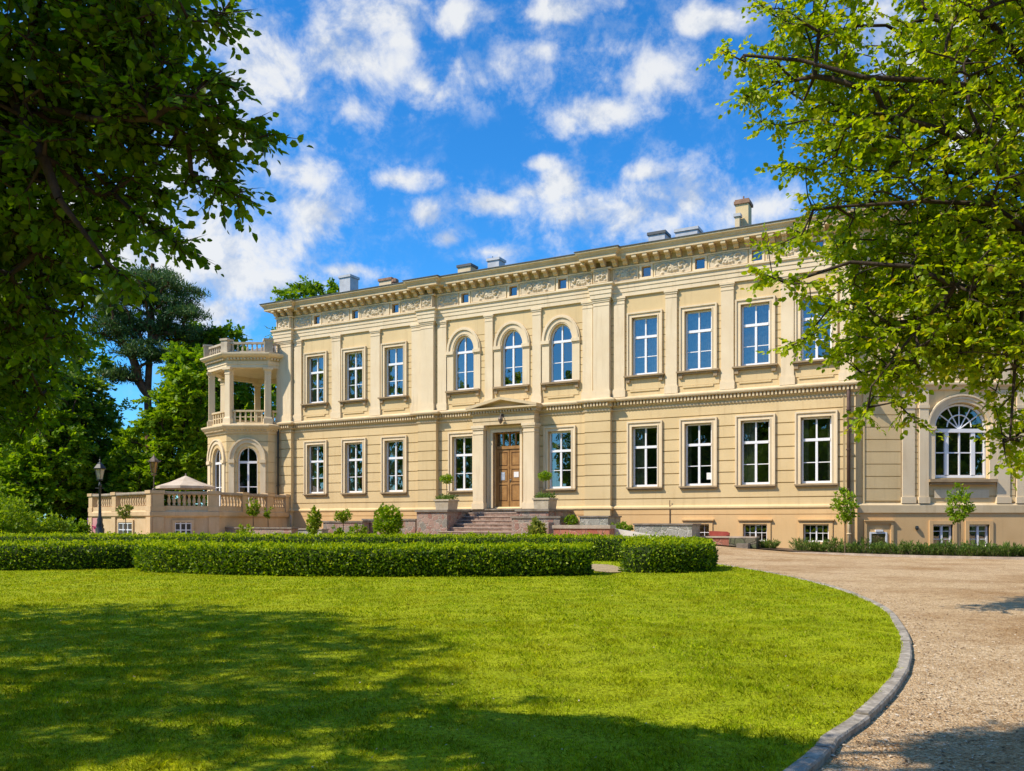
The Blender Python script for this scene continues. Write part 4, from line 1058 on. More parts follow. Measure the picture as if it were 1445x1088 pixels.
elL2 = [(-11.0, 5.0, 6.6, 4.3, 5.2, 3.2), (-11.0, 7.5, 5.5, 4.0, 4.0, 2.8), (-7.2, 3.2, 6.0, 2.2, 1.8, 1.9), (-2.2, 2.95, 6.3, .9, .45, .4), (-3.7, 3.05, 5.3, .8, .45, .4)]
def keepL(a):                                   # the open right-hand edge of the crown
    x = 722.5+F*a[:, 0]/np.maximum(a[:, 1], .3); y = HZ-F*(a[:, 2]-EYE)/np.maximum(a[:, 1], .3)
    lim = np.interp(y, [-400, -30, 0, 40, 90, 140, 175, 190, 210, 250, 275, 300, 350, 420, 520, 640], [250, 330, 318, 290, 270, 300, 345, 395, 300, 290, 340, 215, 262, 140, 105, 50])
    tp_ = np.zeros(len(a), bool); tp_[:len(tip)] = True
    return (a[:, 1] > 2.2) & (tp_ | (x < lim-10-rng.exponential(14, len(a))) | (a[:, 1] < 1.0)) & (a[:, 2] > 1.7)
attL = np.concatenate([in_ellipsoids(elL2[:3], 2050, .3), in_ellipsoids([elL2[3]], 110, 0), in_ellipsoids([elL2[4]], 60, 0)])
limL = [(((-8.0, 5.2, 5.0), pp(-60, 60, 4.4), pp(0, 105, 4.0), pp(35, 165, 3.7), pp(62, 225, 3.6), pp(84, 282, 3.55)), .045), ((pp(0, 105, 4.0), pp(60, 150, 3.7), pp(130, 168, 3.55), pp(215, 168, 3.5)), .02), ((pp(-60, 60, 4.4), pp(40, 60, 3.9), pp(140, 40, 3.7), pp(230, 20, 3.6)), .022)]
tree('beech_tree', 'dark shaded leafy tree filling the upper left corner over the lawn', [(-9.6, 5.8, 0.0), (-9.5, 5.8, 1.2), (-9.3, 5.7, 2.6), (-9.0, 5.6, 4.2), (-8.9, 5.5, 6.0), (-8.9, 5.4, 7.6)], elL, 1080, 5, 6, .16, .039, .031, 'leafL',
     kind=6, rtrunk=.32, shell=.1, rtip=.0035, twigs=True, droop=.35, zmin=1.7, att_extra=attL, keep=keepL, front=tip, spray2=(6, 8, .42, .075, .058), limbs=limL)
# near tree on the right: sunlit
YR = 12.5
elR = [px_el(1290, 70, 190, 120, YR, 1.8), px_el(1130, 85, 100, 55, YR, .8), px_el(1300, 250, 190, 130, YR, 1.8), px_el(1340, 430, 170, 130, YR, 1.6), px_el(1130, 425, 62, 40, YR-.3, .5), px_el(1160, 320, 80, 40, YR, .6), px_el(1220, 180, 110, 70, YR, 1),
       px_el(1230, 545, 50, 40, YR-.5, .5), px_el(1415, 575, 45, 85, YR, .7), px_el(1400, 150, 150, 220, YR+.5, 1.6), px_el(1120, 10, 80, 40, YR, .6)]
elR_mid = in_ellipsoids([px_el(1320, 400, 120, 90, YR, 1.2), px_el(1270, 490, 90, 55, YR-.2, .8), px_el(1400, 480, 70, 70, YR, 1.0), px_el(1420, 600, 28, 45, YR, .5)], 360, .1)
attR = in_ellipsoids([(11.5, 14, 8.5, 4.5, 4.0, 4.8), (10.0, 12.5, 10.5, 4, 3, 2.5)], 420, .3)
def keepR(a):                                   # ragged left edge of the crown
    x = 722.5+F*a[:, 0]/a[:, 1]; y = HZ-F*(a[:, 2]-EYE)/a[:, 1]
    lim = np.interp(y, [-200, 0, 40, 75, 120, 160, 205, 235, 290, 330, 360, 385, 430, 480, 520, 560, 600, 660], [1080, 1075, 1080, 1030, 1060, 1060, 1120, 1160, 1110, 1095, 1130, 1090, 1085, 1135, 1195, 1205, 1370, 1395])
    low = np.interp(x, [1060, 1100, 1150, 1185, 1240, 1285, 1315, 1390, 1412, 1450, 1600], [470, 495, 520, 572, 582, 570, 520, 545, 640, 640, 700])
    tp_ = np.zeros(len(a), bool); tp_[:ntip] = True
    return tp_ | ((x > lim+2+rng.exponential(16, len(a))) & (y < low-rng.exponential(12, len(a))))
tipR = []
for ln_ in (((1075, 95), (1040, 88), (1008, 72)), ((1100, 20), (1062, 8)), ((1085, 140), (1050, 128), (1036, 138)), ((1100, 180), (1062, 172)), ((1135, 240), (1098, 233)), ((1120, 330), (1072, 352)), ((1130, 400), (1090, 392), (1066, 388)), ((1140, 470), (1100, 490)), ((1220, 560), (1205, 590)), ((1245, 560), (1282, 596)), ((1400, 600), (1408, 650)), ((1430, 590), (1440, 640))):
    P_ = np.array(ln_, float)
    for t_ in np.linspace(0, len(ln_)-1, 4*(len(ln_)-1)+1):
        i_ = min(int(t_), len(ln_)-2); q_ = P_[i_]*(1-(t_-i_))+P_[i_+1]*(t_-i_); tipR.append(pp(q_[0]+12, q_[1], 12.0+.25*math.sin(q_[1])))
ntip = len(tipR); tipR += [tuple(p) for p in elR_mid]
limR = [((pp(1500, 330, 13), pp(1445, 273, 12.6), pp(1398, 225, 12.2), pp(1337, 187, 11.9), pp(1270, 165, 11.9)), .085), ((pp(1398, 225, 12.2), pp(1380, 180, 11.8), pp(1366, 148, 11.7), pp(1360, 90, 11.8)), .035),
        ((pp(1520, 170, 13), pp(1445, 87, 12.4), pp(1400, 35, 12.0), pp(1363, 0, 11.9), pp(1320, -60, 12)), .075), ((pp(1500, 145, 12.6), pp(1445, 132, 12.0), pp(1318, 114, 11.6), pp(1218, 109, 11.6), pp(1130, 85, 11.8), pp(1050, 78, 12)), .05),
        ((pp(1520, 370, 12.6), pp(1445, 322, 12.0), pp(1398, 288, 11.8), pp(1300, 284, 11.7), pp(1180, 292, 11.9)), .05), ((pp(1530, 440, 12.6), pp(1445, 418, 12.0), pp(1347, 403, 11.7), pp(1286, 376, 11.7), pp(1200, 370, 11.9), pp(1110, 400, 12)), .05),
        ((pp(1445, 418, 12.0), pp(1432, 520, 11.9), pp(1425, 620, 11.9)), .03), ((pp(1347, 403, 11.7), pp(1290, 470, 11.8), pp(1230, 545, 11.8)), .025)]
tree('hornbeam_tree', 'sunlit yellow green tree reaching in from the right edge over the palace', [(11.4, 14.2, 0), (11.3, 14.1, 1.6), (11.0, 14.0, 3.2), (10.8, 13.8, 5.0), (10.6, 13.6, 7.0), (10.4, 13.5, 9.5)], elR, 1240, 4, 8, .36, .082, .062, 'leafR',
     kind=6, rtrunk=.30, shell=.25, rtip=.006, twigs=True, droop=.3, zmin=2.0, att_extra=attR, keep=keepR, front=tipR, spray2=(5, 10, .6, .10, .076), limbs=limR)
# park trees beyond
def bgtree(name, label, x, Y, ytop, ybot, rx, lm, natt=260, dep=None, L=.3, m=7, K=9, tl=1.0, extra=(), group='trees beyond the terrace', trunk_h=None, shell=.5, bm='bark'):
    X = at(x, Y); zt_, zb_ = zat(ytop, Y), zat(ybot, Y); R = rx*Y/F; dep = dep or R; g0 = tz(X, Y)
    zc = (zt_+zb_)/2; H = (zt_-zb_)/2
    els = [(X, Y, zc, R*.85, dep*.85, H*.9), (X-R*.35, Y-.3*dep, zc-H*.35, R*.65, dep*.6, H*.5), (X+R*.35, Y-.2*dep, zc-H*.3, R*.62, dep*.6, H*.5), (X, Y, zc+H*.55, R*.5, dep*.5, H*.45)]
    for (ex, ey, erx, ery) in extra: els.append(px_el(ex, ey, erx, ery, Y-.4*dep, dep*.5))
    tr = [(X, Y, g0-.1), (X+.1, Y, g0+(zc-g0)*.4), (X-.1, Y, g0+(zc-g0)*.8), (X, Y, zc+H*.4)]
    return tree(name, label, tr, els, natt, m, K, tl, L, L*.8, lm, bm, 4, .12+R*.05, shell, group, .03, .3, max(.3, zb_-.5))
bgtree('maple_tree', 'bright green broad tree behind the terrace and parasol', 262, 58, 482, 745, 46, 'leafA', 340, L=.28, tl=.85, extra=[(205, 650, 42, 55), (232, 590, 34, 48), (275, 560, 34, 60), (225, 690, 60, 40), (180, 700, 30, 35)])
bgtree('lime_tree', 'mid green tree standing directly behind the corner tower', 320, 66, 452, 720, 62, 'leafB', 380, L=.32, tl=1.0)
bgtree('lime_tree', 'tree whose rounded top shows above the left end of the roof', 436, 78, 394, 640, 62, 'leafB', 300, L=.34, extra=[(436, 417, 42, 20), (410, 425, 25, 14), (462, 420, 22, 16)])
bgtree('lime_tree', 'dense tree standing between the pine and the palace tower', 268, 72, 455, 640, 42, 'leafB', 200, L=.34)
bgtree('oak_tree', 'very dark tree low behind the black lamp post', 118, 60, 520, 752, 62, 'leafD', 360, L=.26, tl=.85)
bgtree('oak_tree', 'shaded tree at the left edge above the pale shrubs', 20, 58, 440, 748, 85, 'leafD', 380, L=.26, tl=.9, extra=[(60, 560, 60, 70)])
bgtree('maple_tree', 'yellow green sprawling tree left of the black lamp post', 70, 55, 575, 745, 62, 'leafA', 260, L=.26, tl=.8)
bgtree('oak_tree', 'tall dark tree behind everything at the far left', 30, 76, 400, 720, 90, 'leafD', 300, L=.34)
bgtree('oak_tree', 'tall shaded tree left of the pine trunk', 128, 76, 470, 740, 52, 'leafB', 240, L=.34)
bgtree('lime_tree', 'low leafy tree behind the ornate lantern on the terrace', 196, 66, 612, 752, 46, 'leafB', 220, L=.3, tl=.9)
# pine
def pine(x, Y):
    X = at(x, Y); base = (X+.2, Y, tz(X, Y)-.1)
    pts = [base, (X+.1, Y, 6), (X-.1, Y, 11), (X+.1, Y, 15), (X+.25, Y, 18.5), (X+.3, Y, zat(372, Y))]
    att = []
    for (px, py, rx, ry) in ((215, 385, 36, 14), (205, 402, 52, 16), (250, 408, 36, 10), (180, 425, 50, 18), (240, 430, 48, 14), (275, 450, 34, 9), (210, 455, 60, 16), (255, 470, 50, 12), (165, 470, 40, 20), (200, 495, 46, 14), (175, 530, 30, 16), (235, 505, 34, 12), (150, 445, 30, 20)):
        k = Y/F; n = int(rx*ry*.055)+5
        q_ = unit(n)*np.array([rx*k, rx*k*.8, ry*k*.8])*(rng.random((n, 1))**.4); att.append(q_+np.array([at(px, Y), Y+rng.normal()*1.2, zat(py, Y)]))
    att = np.concatenate(att, 0)
    arr, par, r, tips, _ = grow(pts, att, .035, .36, .35, .06)
    t = thing('pine_tree', 'tall dark pine with layered branches left of the palace', 'tree', base, 0, 'trees beyond the terrace')
    V, Q = branch_mesh(arr, par, r, 6); np_obj('trunk', V, Q, M['barkr'], t)
    tp = arr[tips]; n = len(tp); m = 62
    P = np.repeat(tp, m, 0)+unit(n*m)*np.array([.75, .75, .3])*rng.random((n*m, 1))**.5
    d = unit(n*m, .8); sz = .7+.6*rng.random(n*m)
    V, Q = leaves(P, d, unit(n*m), .36*sz, .075*sz, 4); np_obj('crown', V, Q, M['needle'], t)
pine(210, 64)
# woodland behind the camera, only its reflection shows in the panes
def woodland():
    P = []
    for k in range(30):
        a = math.radians(196+k*4.9); R = 42+6*rng.random(); x, y = R*math.cos(a)-4, R*math.sin(a)+12
        h = 18+6*rng.random()
        P.append(in_ellipsoids([(x, y, h*.55, 4.4, 4.4, h*.5), (x+2, y+1, h*.3, 3.7, 3.7, h*.3)], 2300, .6))
    for (x, y, h) in ((-50, 30, 20), (-52, 38, 21), (-48, 22, 19), (-54, 46, 21), (-46, 14, 18), (-58, 54, 22)):
        P.append(in_ellipsoids([(x, y, h*.55, 4.5, 4.5, h*.5)], 1100, .6))
    P = np.concatenate(P); P = P[P[:, 2] > .2]; n = len(P); sz = .7+.6*rng.random(n)
    V, Q = leaves(P, unit(n), unit(n, .4), .9*sz, .8*sz, 4)
    struct(np_obj('woodland', V, Q, M['leafB']), 'stuff')
woodland()

def bush(name, label, c, els, n, L, Wd, lm, cat='shrub', stem=None, group=None, up=.35, kind=4, clump=.16):
    t = thing(name, label, cat, c, 0, group)
    P0 = in_ellipsoids([(c[0]+e[0], c[1]+e[1], c[2]+e[2], e[3], e[4], e[5]) for e in els], max(8, n//14), .6)
    P = np.repeat(P0, 14, 0)+rng.normal(size=(len(P0)*14, 3))*clump*np.mean([e[3] for e in els])*.8
    ctr = np.array([c[0]+els[0][0], c[1]+els[0][1], c[2]+els[0][2]]); o = P-ctr; o /= np.linalg.norm(o, axis=1, keepdims=True)+1e-9
    k = len(P); d = o*.6+unit(k, up)*.9; sz = .65+.7*rng.random(k)
    V, Q = leaves(P, d, unit(k, .8), L*sz, Wd*sz, kind)
    np_obj('foliage', V, Q, M[lm], t)
    q = MB()
    if stem: q.tube([(c[0], c[1], c[2]-.03), (c[0]+.02, c[1], c[2]+stem*.5), (c[0]-.01, c[1], c[2]+stem)], [.028, .022, .012], 6)
    for i in range(6 if not stem else 4):
        p = P0[rng.integers(len(P0))]; a = (c[0], c[1], c[2]+(stem or .05)*.8); q.tube([a, ((a[0]+p[0])/2, (a[1]+p[1])/2, (a[2]+p[2])/2+.03), tuple(p)], [.014, .01, .005], 4)
    q.build('stem', M['stem'], t)
    return t
def bush_px(name, label, x, Y, ytop, ybot, rx, n, L, lm, stem_y=None, **kw):
    X = at(x, Y); k = Y/F; g = tz(X, Y); zt_, zb_ = zat(ytop, Y), zat(ybot, Y); n = int(n*1.6)
    if stem_y is None: zb_ = max(zb_, g)
    zc, H = (zt_+zb_)/2-g, (zt_-zb_)/2; R = rx*k
    els = [(0, 0, zc, R, R, H), (-R*.3, 0, zc-H*.3, R*.7, R*.7, H*.6), (R*.3, -.1, zc-H*.2, R*.65, R*.65, H*.6)]
    return bush(name, label, (X, Y, g), els, n, L, L*.6, lm, stem=(zc if stem_y else None), **kw)
def Yp(x, p): return D0-U(x, p)*SA-p*CA
bush_px('conifer_shrub', 'slim upright young tree in front of the pale low wall', 443, Yp(443, 6.2), 716, 757, 9, 900, .12, 'shrub')
bush_px('standard_tree', 'small standard tree with flat crown before the pink wall', 484, Yp(484, 5.2), 720, 735, 11, 420, .12, 'shrub', stem_y=1, cat='tree')
bush_px('round_bush', 'large round leafy bush left of the entrance steps', 548, Yp(548, 6.0), 715, 760, 19, 1500, .15, 'leafA')
bush_px('young_tree', 'small green tree in front of the terrace parapet', 357, Yp(357, 4.5), 703, 729, 8, 500, .11, 'shrub', stem_y=1, cat='tree')
bush_px('young_tree', 'thin drooping sapling beside the terrace downpipe', 378, Yp(378, 4.0), 709, 735, 6, 160, .11, 'shrub', stem_y=1, cat='tree')
bush_px('young_tree', 'pale leaved sapling before the terrace window near the lamp post', 177, 42.0, 711, 730, 9.5, 260, .13, 'yell', stem_y=1, cat='tree')
bush_px('spiky_shrub', 'pale spiky shrub at the right foot of the steps', 757, Yp(757, 5.2), 735, 762, 11, 420, .2, 'yell')
bush_px('low_shrub', 'yellow green shrub against the low terrace wall', 346, Yp(346, 6.6), 739, 760, 10, 320, .14, 'shrub')
bush_px('low_shrub', 'dark low shrub under the standard tree', 476, Yp(476, 5.6), 744, 762, 8, 260, .12, 'leafB')
bush_px('low_shrub', 'broad low shrub left of the round bush', 505, Yp(505, 5.2), 742, 760, 13, 380, .12, 'leafB')
bush_px('low_shrub', 'dark shrub filling the bed above the ramp wall', 876, Yp(876, 3.1), 737, 752, 15, 420, .12, 'leafB')
bush_px('low_shrub', 'green shrub on the ledge right of the door planter', 805, Yp(805, 3.2), 729, 741, 9, 300, .11, 'leafB')
bush_px('low_shrub', 'light shrub at the terrace corner', 325, Yp(325, 4.4), 724, 745, 8, 260, .12, 'shrub')
bush_px('wild_shrub', 'large pale green shrub at the left edge of the lawn', 14, 36, 703, 762, 34, 1900, .15, 'shrub')
bush_px('wild_shrub', 'bushy green shrub beside the pale one at left', 68, 39, 724, 762, 24, 1200, .15, 'shrub')
bush_px('wild_shrub', 'small dark shrub left of the lamp post', 106, 42, 733, 762, 17, 700, .16, 'leafB')
bush_px('young_tree', 'staked sapling with airy crown beside the brown downpipe', 1192, 33.6, 691, 737, 15, 620, .12, 'leafA', stem_y=1, cat='tree', clump=.2)
bush_px('young_tree', 'thin sapling in front of the large arched window', 1354.5, 32.6, 685, 735, 15.5, 640, .12, 'leafA', stem_y=1, cat='tree', clump=.2)

# planters with topiary by the door
def planter(label, xa, xb, p):
    ua, ub = U(xa, p), U(xb, p); ub = ua+.82; c = pw((ua+ub)/2, p-.5, 1.945)
    t = thing('planter', label, 'planter', c, -AL, 'stone planters with topiary by the door')
    uc = (ua+ub)/2; d_ = .95
    q = MB(MP)
    w0, w1 = .36, .41
    z0, z1 = 1.945, 2.44
    P = lambda w_, dd, z: [(uc-w_, -p+.5-dd, z), (uc+w_, -p+.5-dd, z), (uc+w_, -p+.5+dd, z), (uc-w_, -p+.5+dd, z)]
    q.add(P(w0, .44, z0)+P(w1, .48, z1), [(0, 3, 2, 1), (4, 5, 6, 7), (0, 1, 5, 4), (1, 2, 6, 5), (2, 3, 7, 6), (3, 0, 4, 7)])
    q.box(uc-w1-.04, uc+w1+.04, -p+.5-.52, -p+.5+.52, z1-.05, z1+.03); q.build('box', M['planter'], t)
    q = MB(MP); q.tube([(uc, -p+.5, z1), (uc+.02, -p+.5, z1+.4), (uc, -p+.5, z1+.95)], [.025, .02, .018], 6); q.build('trunk', M['stem'], t)
    wc = pw(uc, p-.5, 0)
    n = 500; Pp = np.array([wc.x, wc.y, z1+1.08])+unit(n)*np.array([.36, .36, .24])*rng.random((n, 1))**.35
    V, Q = leaves(Pp, unit(n, .4), unit(n, .8), .11*np.ones(n), .06*np.ones(n), 4); np_obj('crown', V, Q, M['leafA'], t)
    n = 420; a = np.stack([rng.uniform(-.42, .42, n), rng.uniform(-.46, .46, n), np.abs(rng.normal(size=n))*.09], 1)
    R = np.array(MP.to_3x3()); Pp = a @ R.T+np.array([wc.x, wc.y, z1+.04])
    V, Q = leaves(Pp, unit(n, .9), unit(n, .3), .13*np.ones(n), .05*np.ones(n), 4); np_obj('underplanting', V, Q, M['tuft'], t)
planter('square stone planter with ball topiary left of the door', 613, 630, 2.78)
planter('square stone planter with ball topiary right of the door', 752, 769, 2.78)

# ------------------------------------------------------------------ lamps, parasol
def lamp_post(x, Y):
    X = at(x, Y); g = tz(X, Y)
    t = thing('lamp_post', 'black cast iron lamp post in front of the terrace', 'lamp', (X, Y, g))
    zt_ = zat(647, Y)
    q = MB(); q.lathe([(.24, g), (.24, g+.1), (.19, g+.16), (.20, g+.55), (.15, g+.62), (.17, g+.70), (.12, g+.85), (.13, g+1.0), (.075, g+1.15), (.06, g+1.6), (.05, zt_-1.35), (.08, zt_-1.32), (.08, zt_-1.27), (.045, zt_-1.22), (.04, zt_-1.02)], X, Y, 12)
    q.tube([(X-.22, Y, zt_-1.42), (X+.22, Y, zt_-1.42)], .018, 6); q.build('post', M['black'], t, True)
    q = MB(); q.lathe([(.13, zt_-1.0), (.235, zt_-.50)], X, Y, 6); q.build('lantern_glass', M['lampglass'], t)
    q = MB(); q.lathe([(.15, zt_-1.04), (.15, zt_-.99)], X, Y, 6)
    for k in range(6):
        a = k*PI/3; q.tube([(X+.135*math.cos(a), Y+.135*math.sin(a), zt_-1.0), (X+.24*math.cos(a), Y+.24*math.sin(a), zt_-.5)], .013, 4)
    q.lathe([(.29, zt_-.52), (.30, zt_-.47), (.15, zt_-.28), (.06, zt_-.2), (.03, zt_-.14), (.05, zt_-.09), (.02, zt_-.04), (.012, zt_+.10)], X, Y, 6); q.build('lantern_roof', M['black'], t)
lamp_post(141, 40)
def ornate(x, Y):
    X = at(x, Y); z0 = 2.99
    t = thing('ornate_lantern', 'gilded ornamental lantern on a thin post above the terrace corner', 'lamp', (X, Y+.1, z0)); Y += .1
    z = lambda y: zat(y, Y)
    q = MB(); q.lathe([(.10, z0), (.10, z0+.05), (.035, z0+.12), (.03, z(672)), (.07, z(671)), (.16, z(669.5)), (.05, z(668))], X, Y, 8); q.build('post', M['bronze'], t)
    q = MB(); q.lathe([(.10, z(667.5)), (.19, z(653)), (.18, z(651))], X, Y, 6); q.build('lantern', M['gold'], t)
    q = MB()
    for k in range(6):
        a = k*PI/3; q.tube([(X+.12*math.cos(a), Y+.12*math.sin(a), z(667.5)), (X+.22*math.cos(a), Y+.22*math.sin(a), z(651.5))], .018, 4)
        q.tube([(X+.2*math.cos(a), Y+.2*math.sin(a), z(651.5)), (X+.36*math.cos(a), Y+.36*math.sin(a), z(651)), (X+.38*math.cos(a), Y+.38*math.sin(a), z(649))], [.02, .016, .006], 4)
    q.lathe([(.30, z(652)), (.27, z(650)), (.12, z(646)), (.04, z(643)), (.01, z(640))], X, Y, 6); q.build('lantern_roof', M['bronze'], t)
ornate(216, 43.75)
def parasol(x, Y):
    X = at(x, Y); za_, zr = zat(671, Y), zat(686.5, Y); R = 1.62; n = 8
    t = thing('parasol', 'beige parasol open on the terrace beside the tower', 'parasol', (X, Y, 1.9))
    q = MB(); ring_ = []
    for k in range(n):
        a = 2*PI*k/n+.2; ring_.append((X+R*math.cos(a), Y+R*math.sin(a), zr))
    mid = [(X+(p[0]-X)*.5, Y+(p[1]-Y)*.5, zr+(za_-zr)*.42) for p in ring_]
    fl = [(p[0], p[1], zr-.14) for p in ring_]
    q.add([(X, Y, za_)]+mid+ring_+fl, [(0, 1+i, 1+(i+1) % n) for i in range(n)]+[(1+i, 9+i, 9+(i+1) % n, 1+(i+1) % n) for i in range(n)]+[(9+i, 17+i, 17+(i+1) % n, 9+(i+1) % n) for i in range(n)])
    o = q.build('canopy', M['canvas'], t); sd = o.modifiers.new('thick', 'SOLIDIFY'); sd.thickness = .012
    q = MB(); q.tube([(X, Y, 1.92), (X, Y, za_+.12)], .03, 8); q.build('pole', M['capl'], t)
    for p in ring_:
        q = MB(); q.tube([(X, Y, zr-.05), (p[0]*.55+X*.45, p[1]*.55+Y*.45, zr+.16), (p[0], p[1], zr-.03)], .014, 4); q.build('rib', M['stem'], t)
    q = MB(); q.lathe([(.35, 1.9), (.35, 1.97), (.08, 2.02)], X, Y, 10); q.build('foot', M['black'], t)
parasol(262, 48.0)

# ------------------------------------------------------------------ GROUND
def sheet(name, X, Y, zoff, mat, fn=terrain):
    nx, ny = len(X), len(Y); GX, GY = np.meshgrid(X, Y)
    V = np.stack([GX, GY, fn(GX, GY)+zoff], -1).reshape(-1, 3)
    ii, jj = np.meshgrid(np.arange(nx-1), np.arange(ny-1)); a = (jj*nx+ii).ravel()
    return np_obj(name, V, np.stack([a, a+1, a+nx+1, a+nx], 1), M[mat], None, True)
axis = np.concatenate([np.array([-900, -500, -250, -120]), np.arange(-60, 61, 1.5), np.array([120, 250, 500, 900])])
axisy = np.concatenate([np.array([-900, -400, -150, -60]), np.arange(-20, 70, 1.5), np.array([120, 250, 500, 900])])
struct(sheet('ground', axis, axisy, -.012, 'ground'))
KP = [(-14, -9), (-8, -4), (-3.6, -.6), (-1.2, 1.2), (.35, 2.8), (1.68, 4.56), (1.92, 4.97), (2.43, 5.65), (3.17, 6.80), (3.70, 7.75), (4.31, 9.02), (5.02, 10.76), (5.80, 13.06), (6.42, 16.4), (6.66, 19.7), (6.55, 23.6), (6.0, 27.4), (4.6, 31.0), (2.2, 33.6), (-1, 35.2), (-5, 36.0), (-10, 36.2), (-16, 36.4), (-24, 37), (-34, 38)]
def spline(pts, per=14):
    P = np.array(pts, float); out = []
    for i in range(len(P)-1):
        p0, p1, p2, p3 = P[max(i-1, 0)], P[i], P[i+1], P[min(i+2, len(P)-1)]
        for t in np.arange(per)/per:
            out.append(.5*((2*p1)+(-p0+p2)*t+(2*p0-5*p1+4*p2-p3)*t*t+(-p0+3*p1-3*p2+p3)*t**3))
    out.append(P[-1]); return np.array(out)
KC = spline(KP)
# resample at 2 cm..10 cm
seg = np.linalg.norm(np.diff(KC, axis=0), axis=1); cum = np.concatenate([[0], np.cumsum(seg)])
def kat(s_): return np.array([np.interp(s_, cum, KC[:, 0]), np.interp(s_, cum, KC[:, 1])])
def knorm(s_):
    d = kat(s_+.05)-kat(s_-.05); d /= np.linalg.norm(d); return np.array([-d[1], d[0]])   # left = inwards (lawn)
tot = cum[-1]
q = MB(); s_ = .1
while s_ < tot-1:
    ln = .95+.1*random.random(); n = 4; w_ = .11
    ha = .050+.012*random.random(); hb = ha+random.uniform(-.004, .004); off = random.uniform(-.006, .006)
    rows = []
    for i in range(n+1):
        ss_ = s_+.010+(ln-.020)*i/n; c = kat(ss_); nn = knorm(ss_); h_ = ha+(hb-ha)*i/n
        g = tz(c[0], c[1]); jit = random.uniform(-.004, .004)
        prof = [(0+off+jit, -.15), (0+off+jit, h_-.012), (.014+off, h_), (w_-.014+off, h_), (w_+off, h_-.012), (w_+off, -.15)]
        rows.append([(c[0]+nn[0]*o, c[1]+nn[1]*o, g+z) for o, z in prof])
    k = 6; fs = [(i*k+j, i*k+j+1, (i+1)*k+j+1, (i+1)*k+j) for i in range(n) for j in range(k-1)]+[tuple(range(k))[::-1], tuple(n*k+j for j in range(k))]
    q.add([p for r_ in rows for p in r_], fs); s_ += ln
struct(q.build('kerb', M['kerb']))
# lawn: fill inside of the kerb
inner = np.array([kat(s_)+knorm(s_)*.09 for s_ in np.arange(0.1, tot, .25)])
def inside(px, py):
    poly = np.concatenate([inner, np.array([[-34, 38.2], [-60, 40], [-60, -9]])]); c = np.zeros(len(px), bool); n = len(poly); j = n-1
    for i in range(n):
        xi, yi = poly[i]; xj, yj = poly[j]
        cr = ((yi > py) != (yj > py)) & (px < (xj-xi)*(py-yi)/(yj-yi+1e-12)+xi); c ^= cr; j = i
    return c
LZ = .044
q_rows = []
inn = inner
VL = []; FL_ = []
nfr = 40
for p in inn:
    far = np.array([-60.0, p[1]*.92+1.0])
    for k in range(nfr+1):
        t = (k/nfr)**1.6; c = p*(1-t)+far*t; VL.append((c[0], c[1], tz(c[0], c[1])+LZ))
n1 = nfr+1
a = (np.arange(len(inn)-1)[:, None]*n1+np.arange(nfr)[None]).ravel()
struct(np_obj('lawn', np.array(VL), np.stack([a, a+n1, a+n1+1, a+1], 1), M['lawn'], None, True))
# gravel drive
gx = np.concatenate([np.arange(-20, 14, .75), np.arange(14, 42, 1.5)]); gy = np.arange(-14, 52, .75)
struct(sheet('driveway', gx, gy, 0.0, 'gravel'))
# planting bed along the palace with stone edging
BE = spline([(7.6, 37.3), (8.9, 36.0), (10.6, 35.3), (12.5, 34.3), (14.0, 32.6), (15.6, 31.1), (18.1, 29.6), (22, 28.3), (27, 27.6)], 8)
VB = []; 
for p in BE:
    VB += [(p[0], p[1], tz(*p)+.05), (p[0]+.25, p[1]+2.2, tz(p[0], p[1]+2)+.10), (p[0]+.5, p[1]+9, tz(p[0], p[1]+8)+.10)]
a = np.arange(len(BE)-1)*3
struct(np_obj('flower_bed', np.array(VB), np.concatenate([np.stack([a, a+3, a+4, a+1], 1), np.stack([a+1, a+4, a+5, a+2], 1)]), M['soil'], None, True))
q = MB(); q.sweep([tuple(p) for p in BE], [(0, -.1), (0, .09), (.1, .09), (.1, -.1)], side=-1); struct(q.build('bed_edging', M['capl']))
def clump(label, x, Y, h, r, grp='low green plants along the bed', n=900):
    X = at(x, Y); t = thing('bed_plant', label, 'plant', (X, Y, tz(X, Y)+.08), 0, grp)
    base = np.array([X, Y, tz(X, Y)+.05])
    nst = 70; a = rng.random(nst)*2*PI; rr = r*rng.random(nst)**.5
    sb = base+np.stack([rr*.55*np.cos(a), rr*.55*np.sin(a), np.zeros(nst)], 1); stip = base+np.stack([rr*np.cos(a), rr*np.sin(a), h*(.65+.45*rng.random(nst))*(1-.3*(rr/r)**2)], 1)
    per = n//nst; t_ = rng.random((nst, per)); P = (sb[:, None]+(stip-sb)[:, None]*t_[:, :, None]).reshape(-1, 3); k = len(P)
    d = np.repeat(stip-sb, per, 0); d /= np.linalg.norm(d, axis=1, keepdims=True); d = d+unit(k)*.6
    V, Q = leaves(P, d, unit(k, .3), .13*(.6+.8*rng.random(k)), .035*np.ones(k), 4); np_obj('foliage', V, Q, M['tuft'], t)
    V, Q, = twig_mesh((sb, stip), .006); np_obj('stem', V, Q, M['stem'], t)
xs = [1084]+list(np.linspace(1134, 1422, 14))
for i, x in enumerate(xs):
    Yb = float(np.interp((x-722.5)/F, BE[:, 0]/BE[:, 1], BE[:, 1]))+.75
    hh = (.40 if i == 0 else .50+.10*math.sin(i*2.7)); rr = .52+.08*math.sin(i*1.7)
    lab = {0: 'lone low plant clump beside the mossy wall end', 1: 'first low clump of the bed row, left of the sapling'}.get(i, 'low feathery green clump in the continuous row under the palace wall')
    clump(lab, x, Yb, hh, rr, None if i < 2 else 'low green plants along the bed')
clump('pale tuft of plants at the right end of the bed', 1447, 30.6, .35, .35, None)

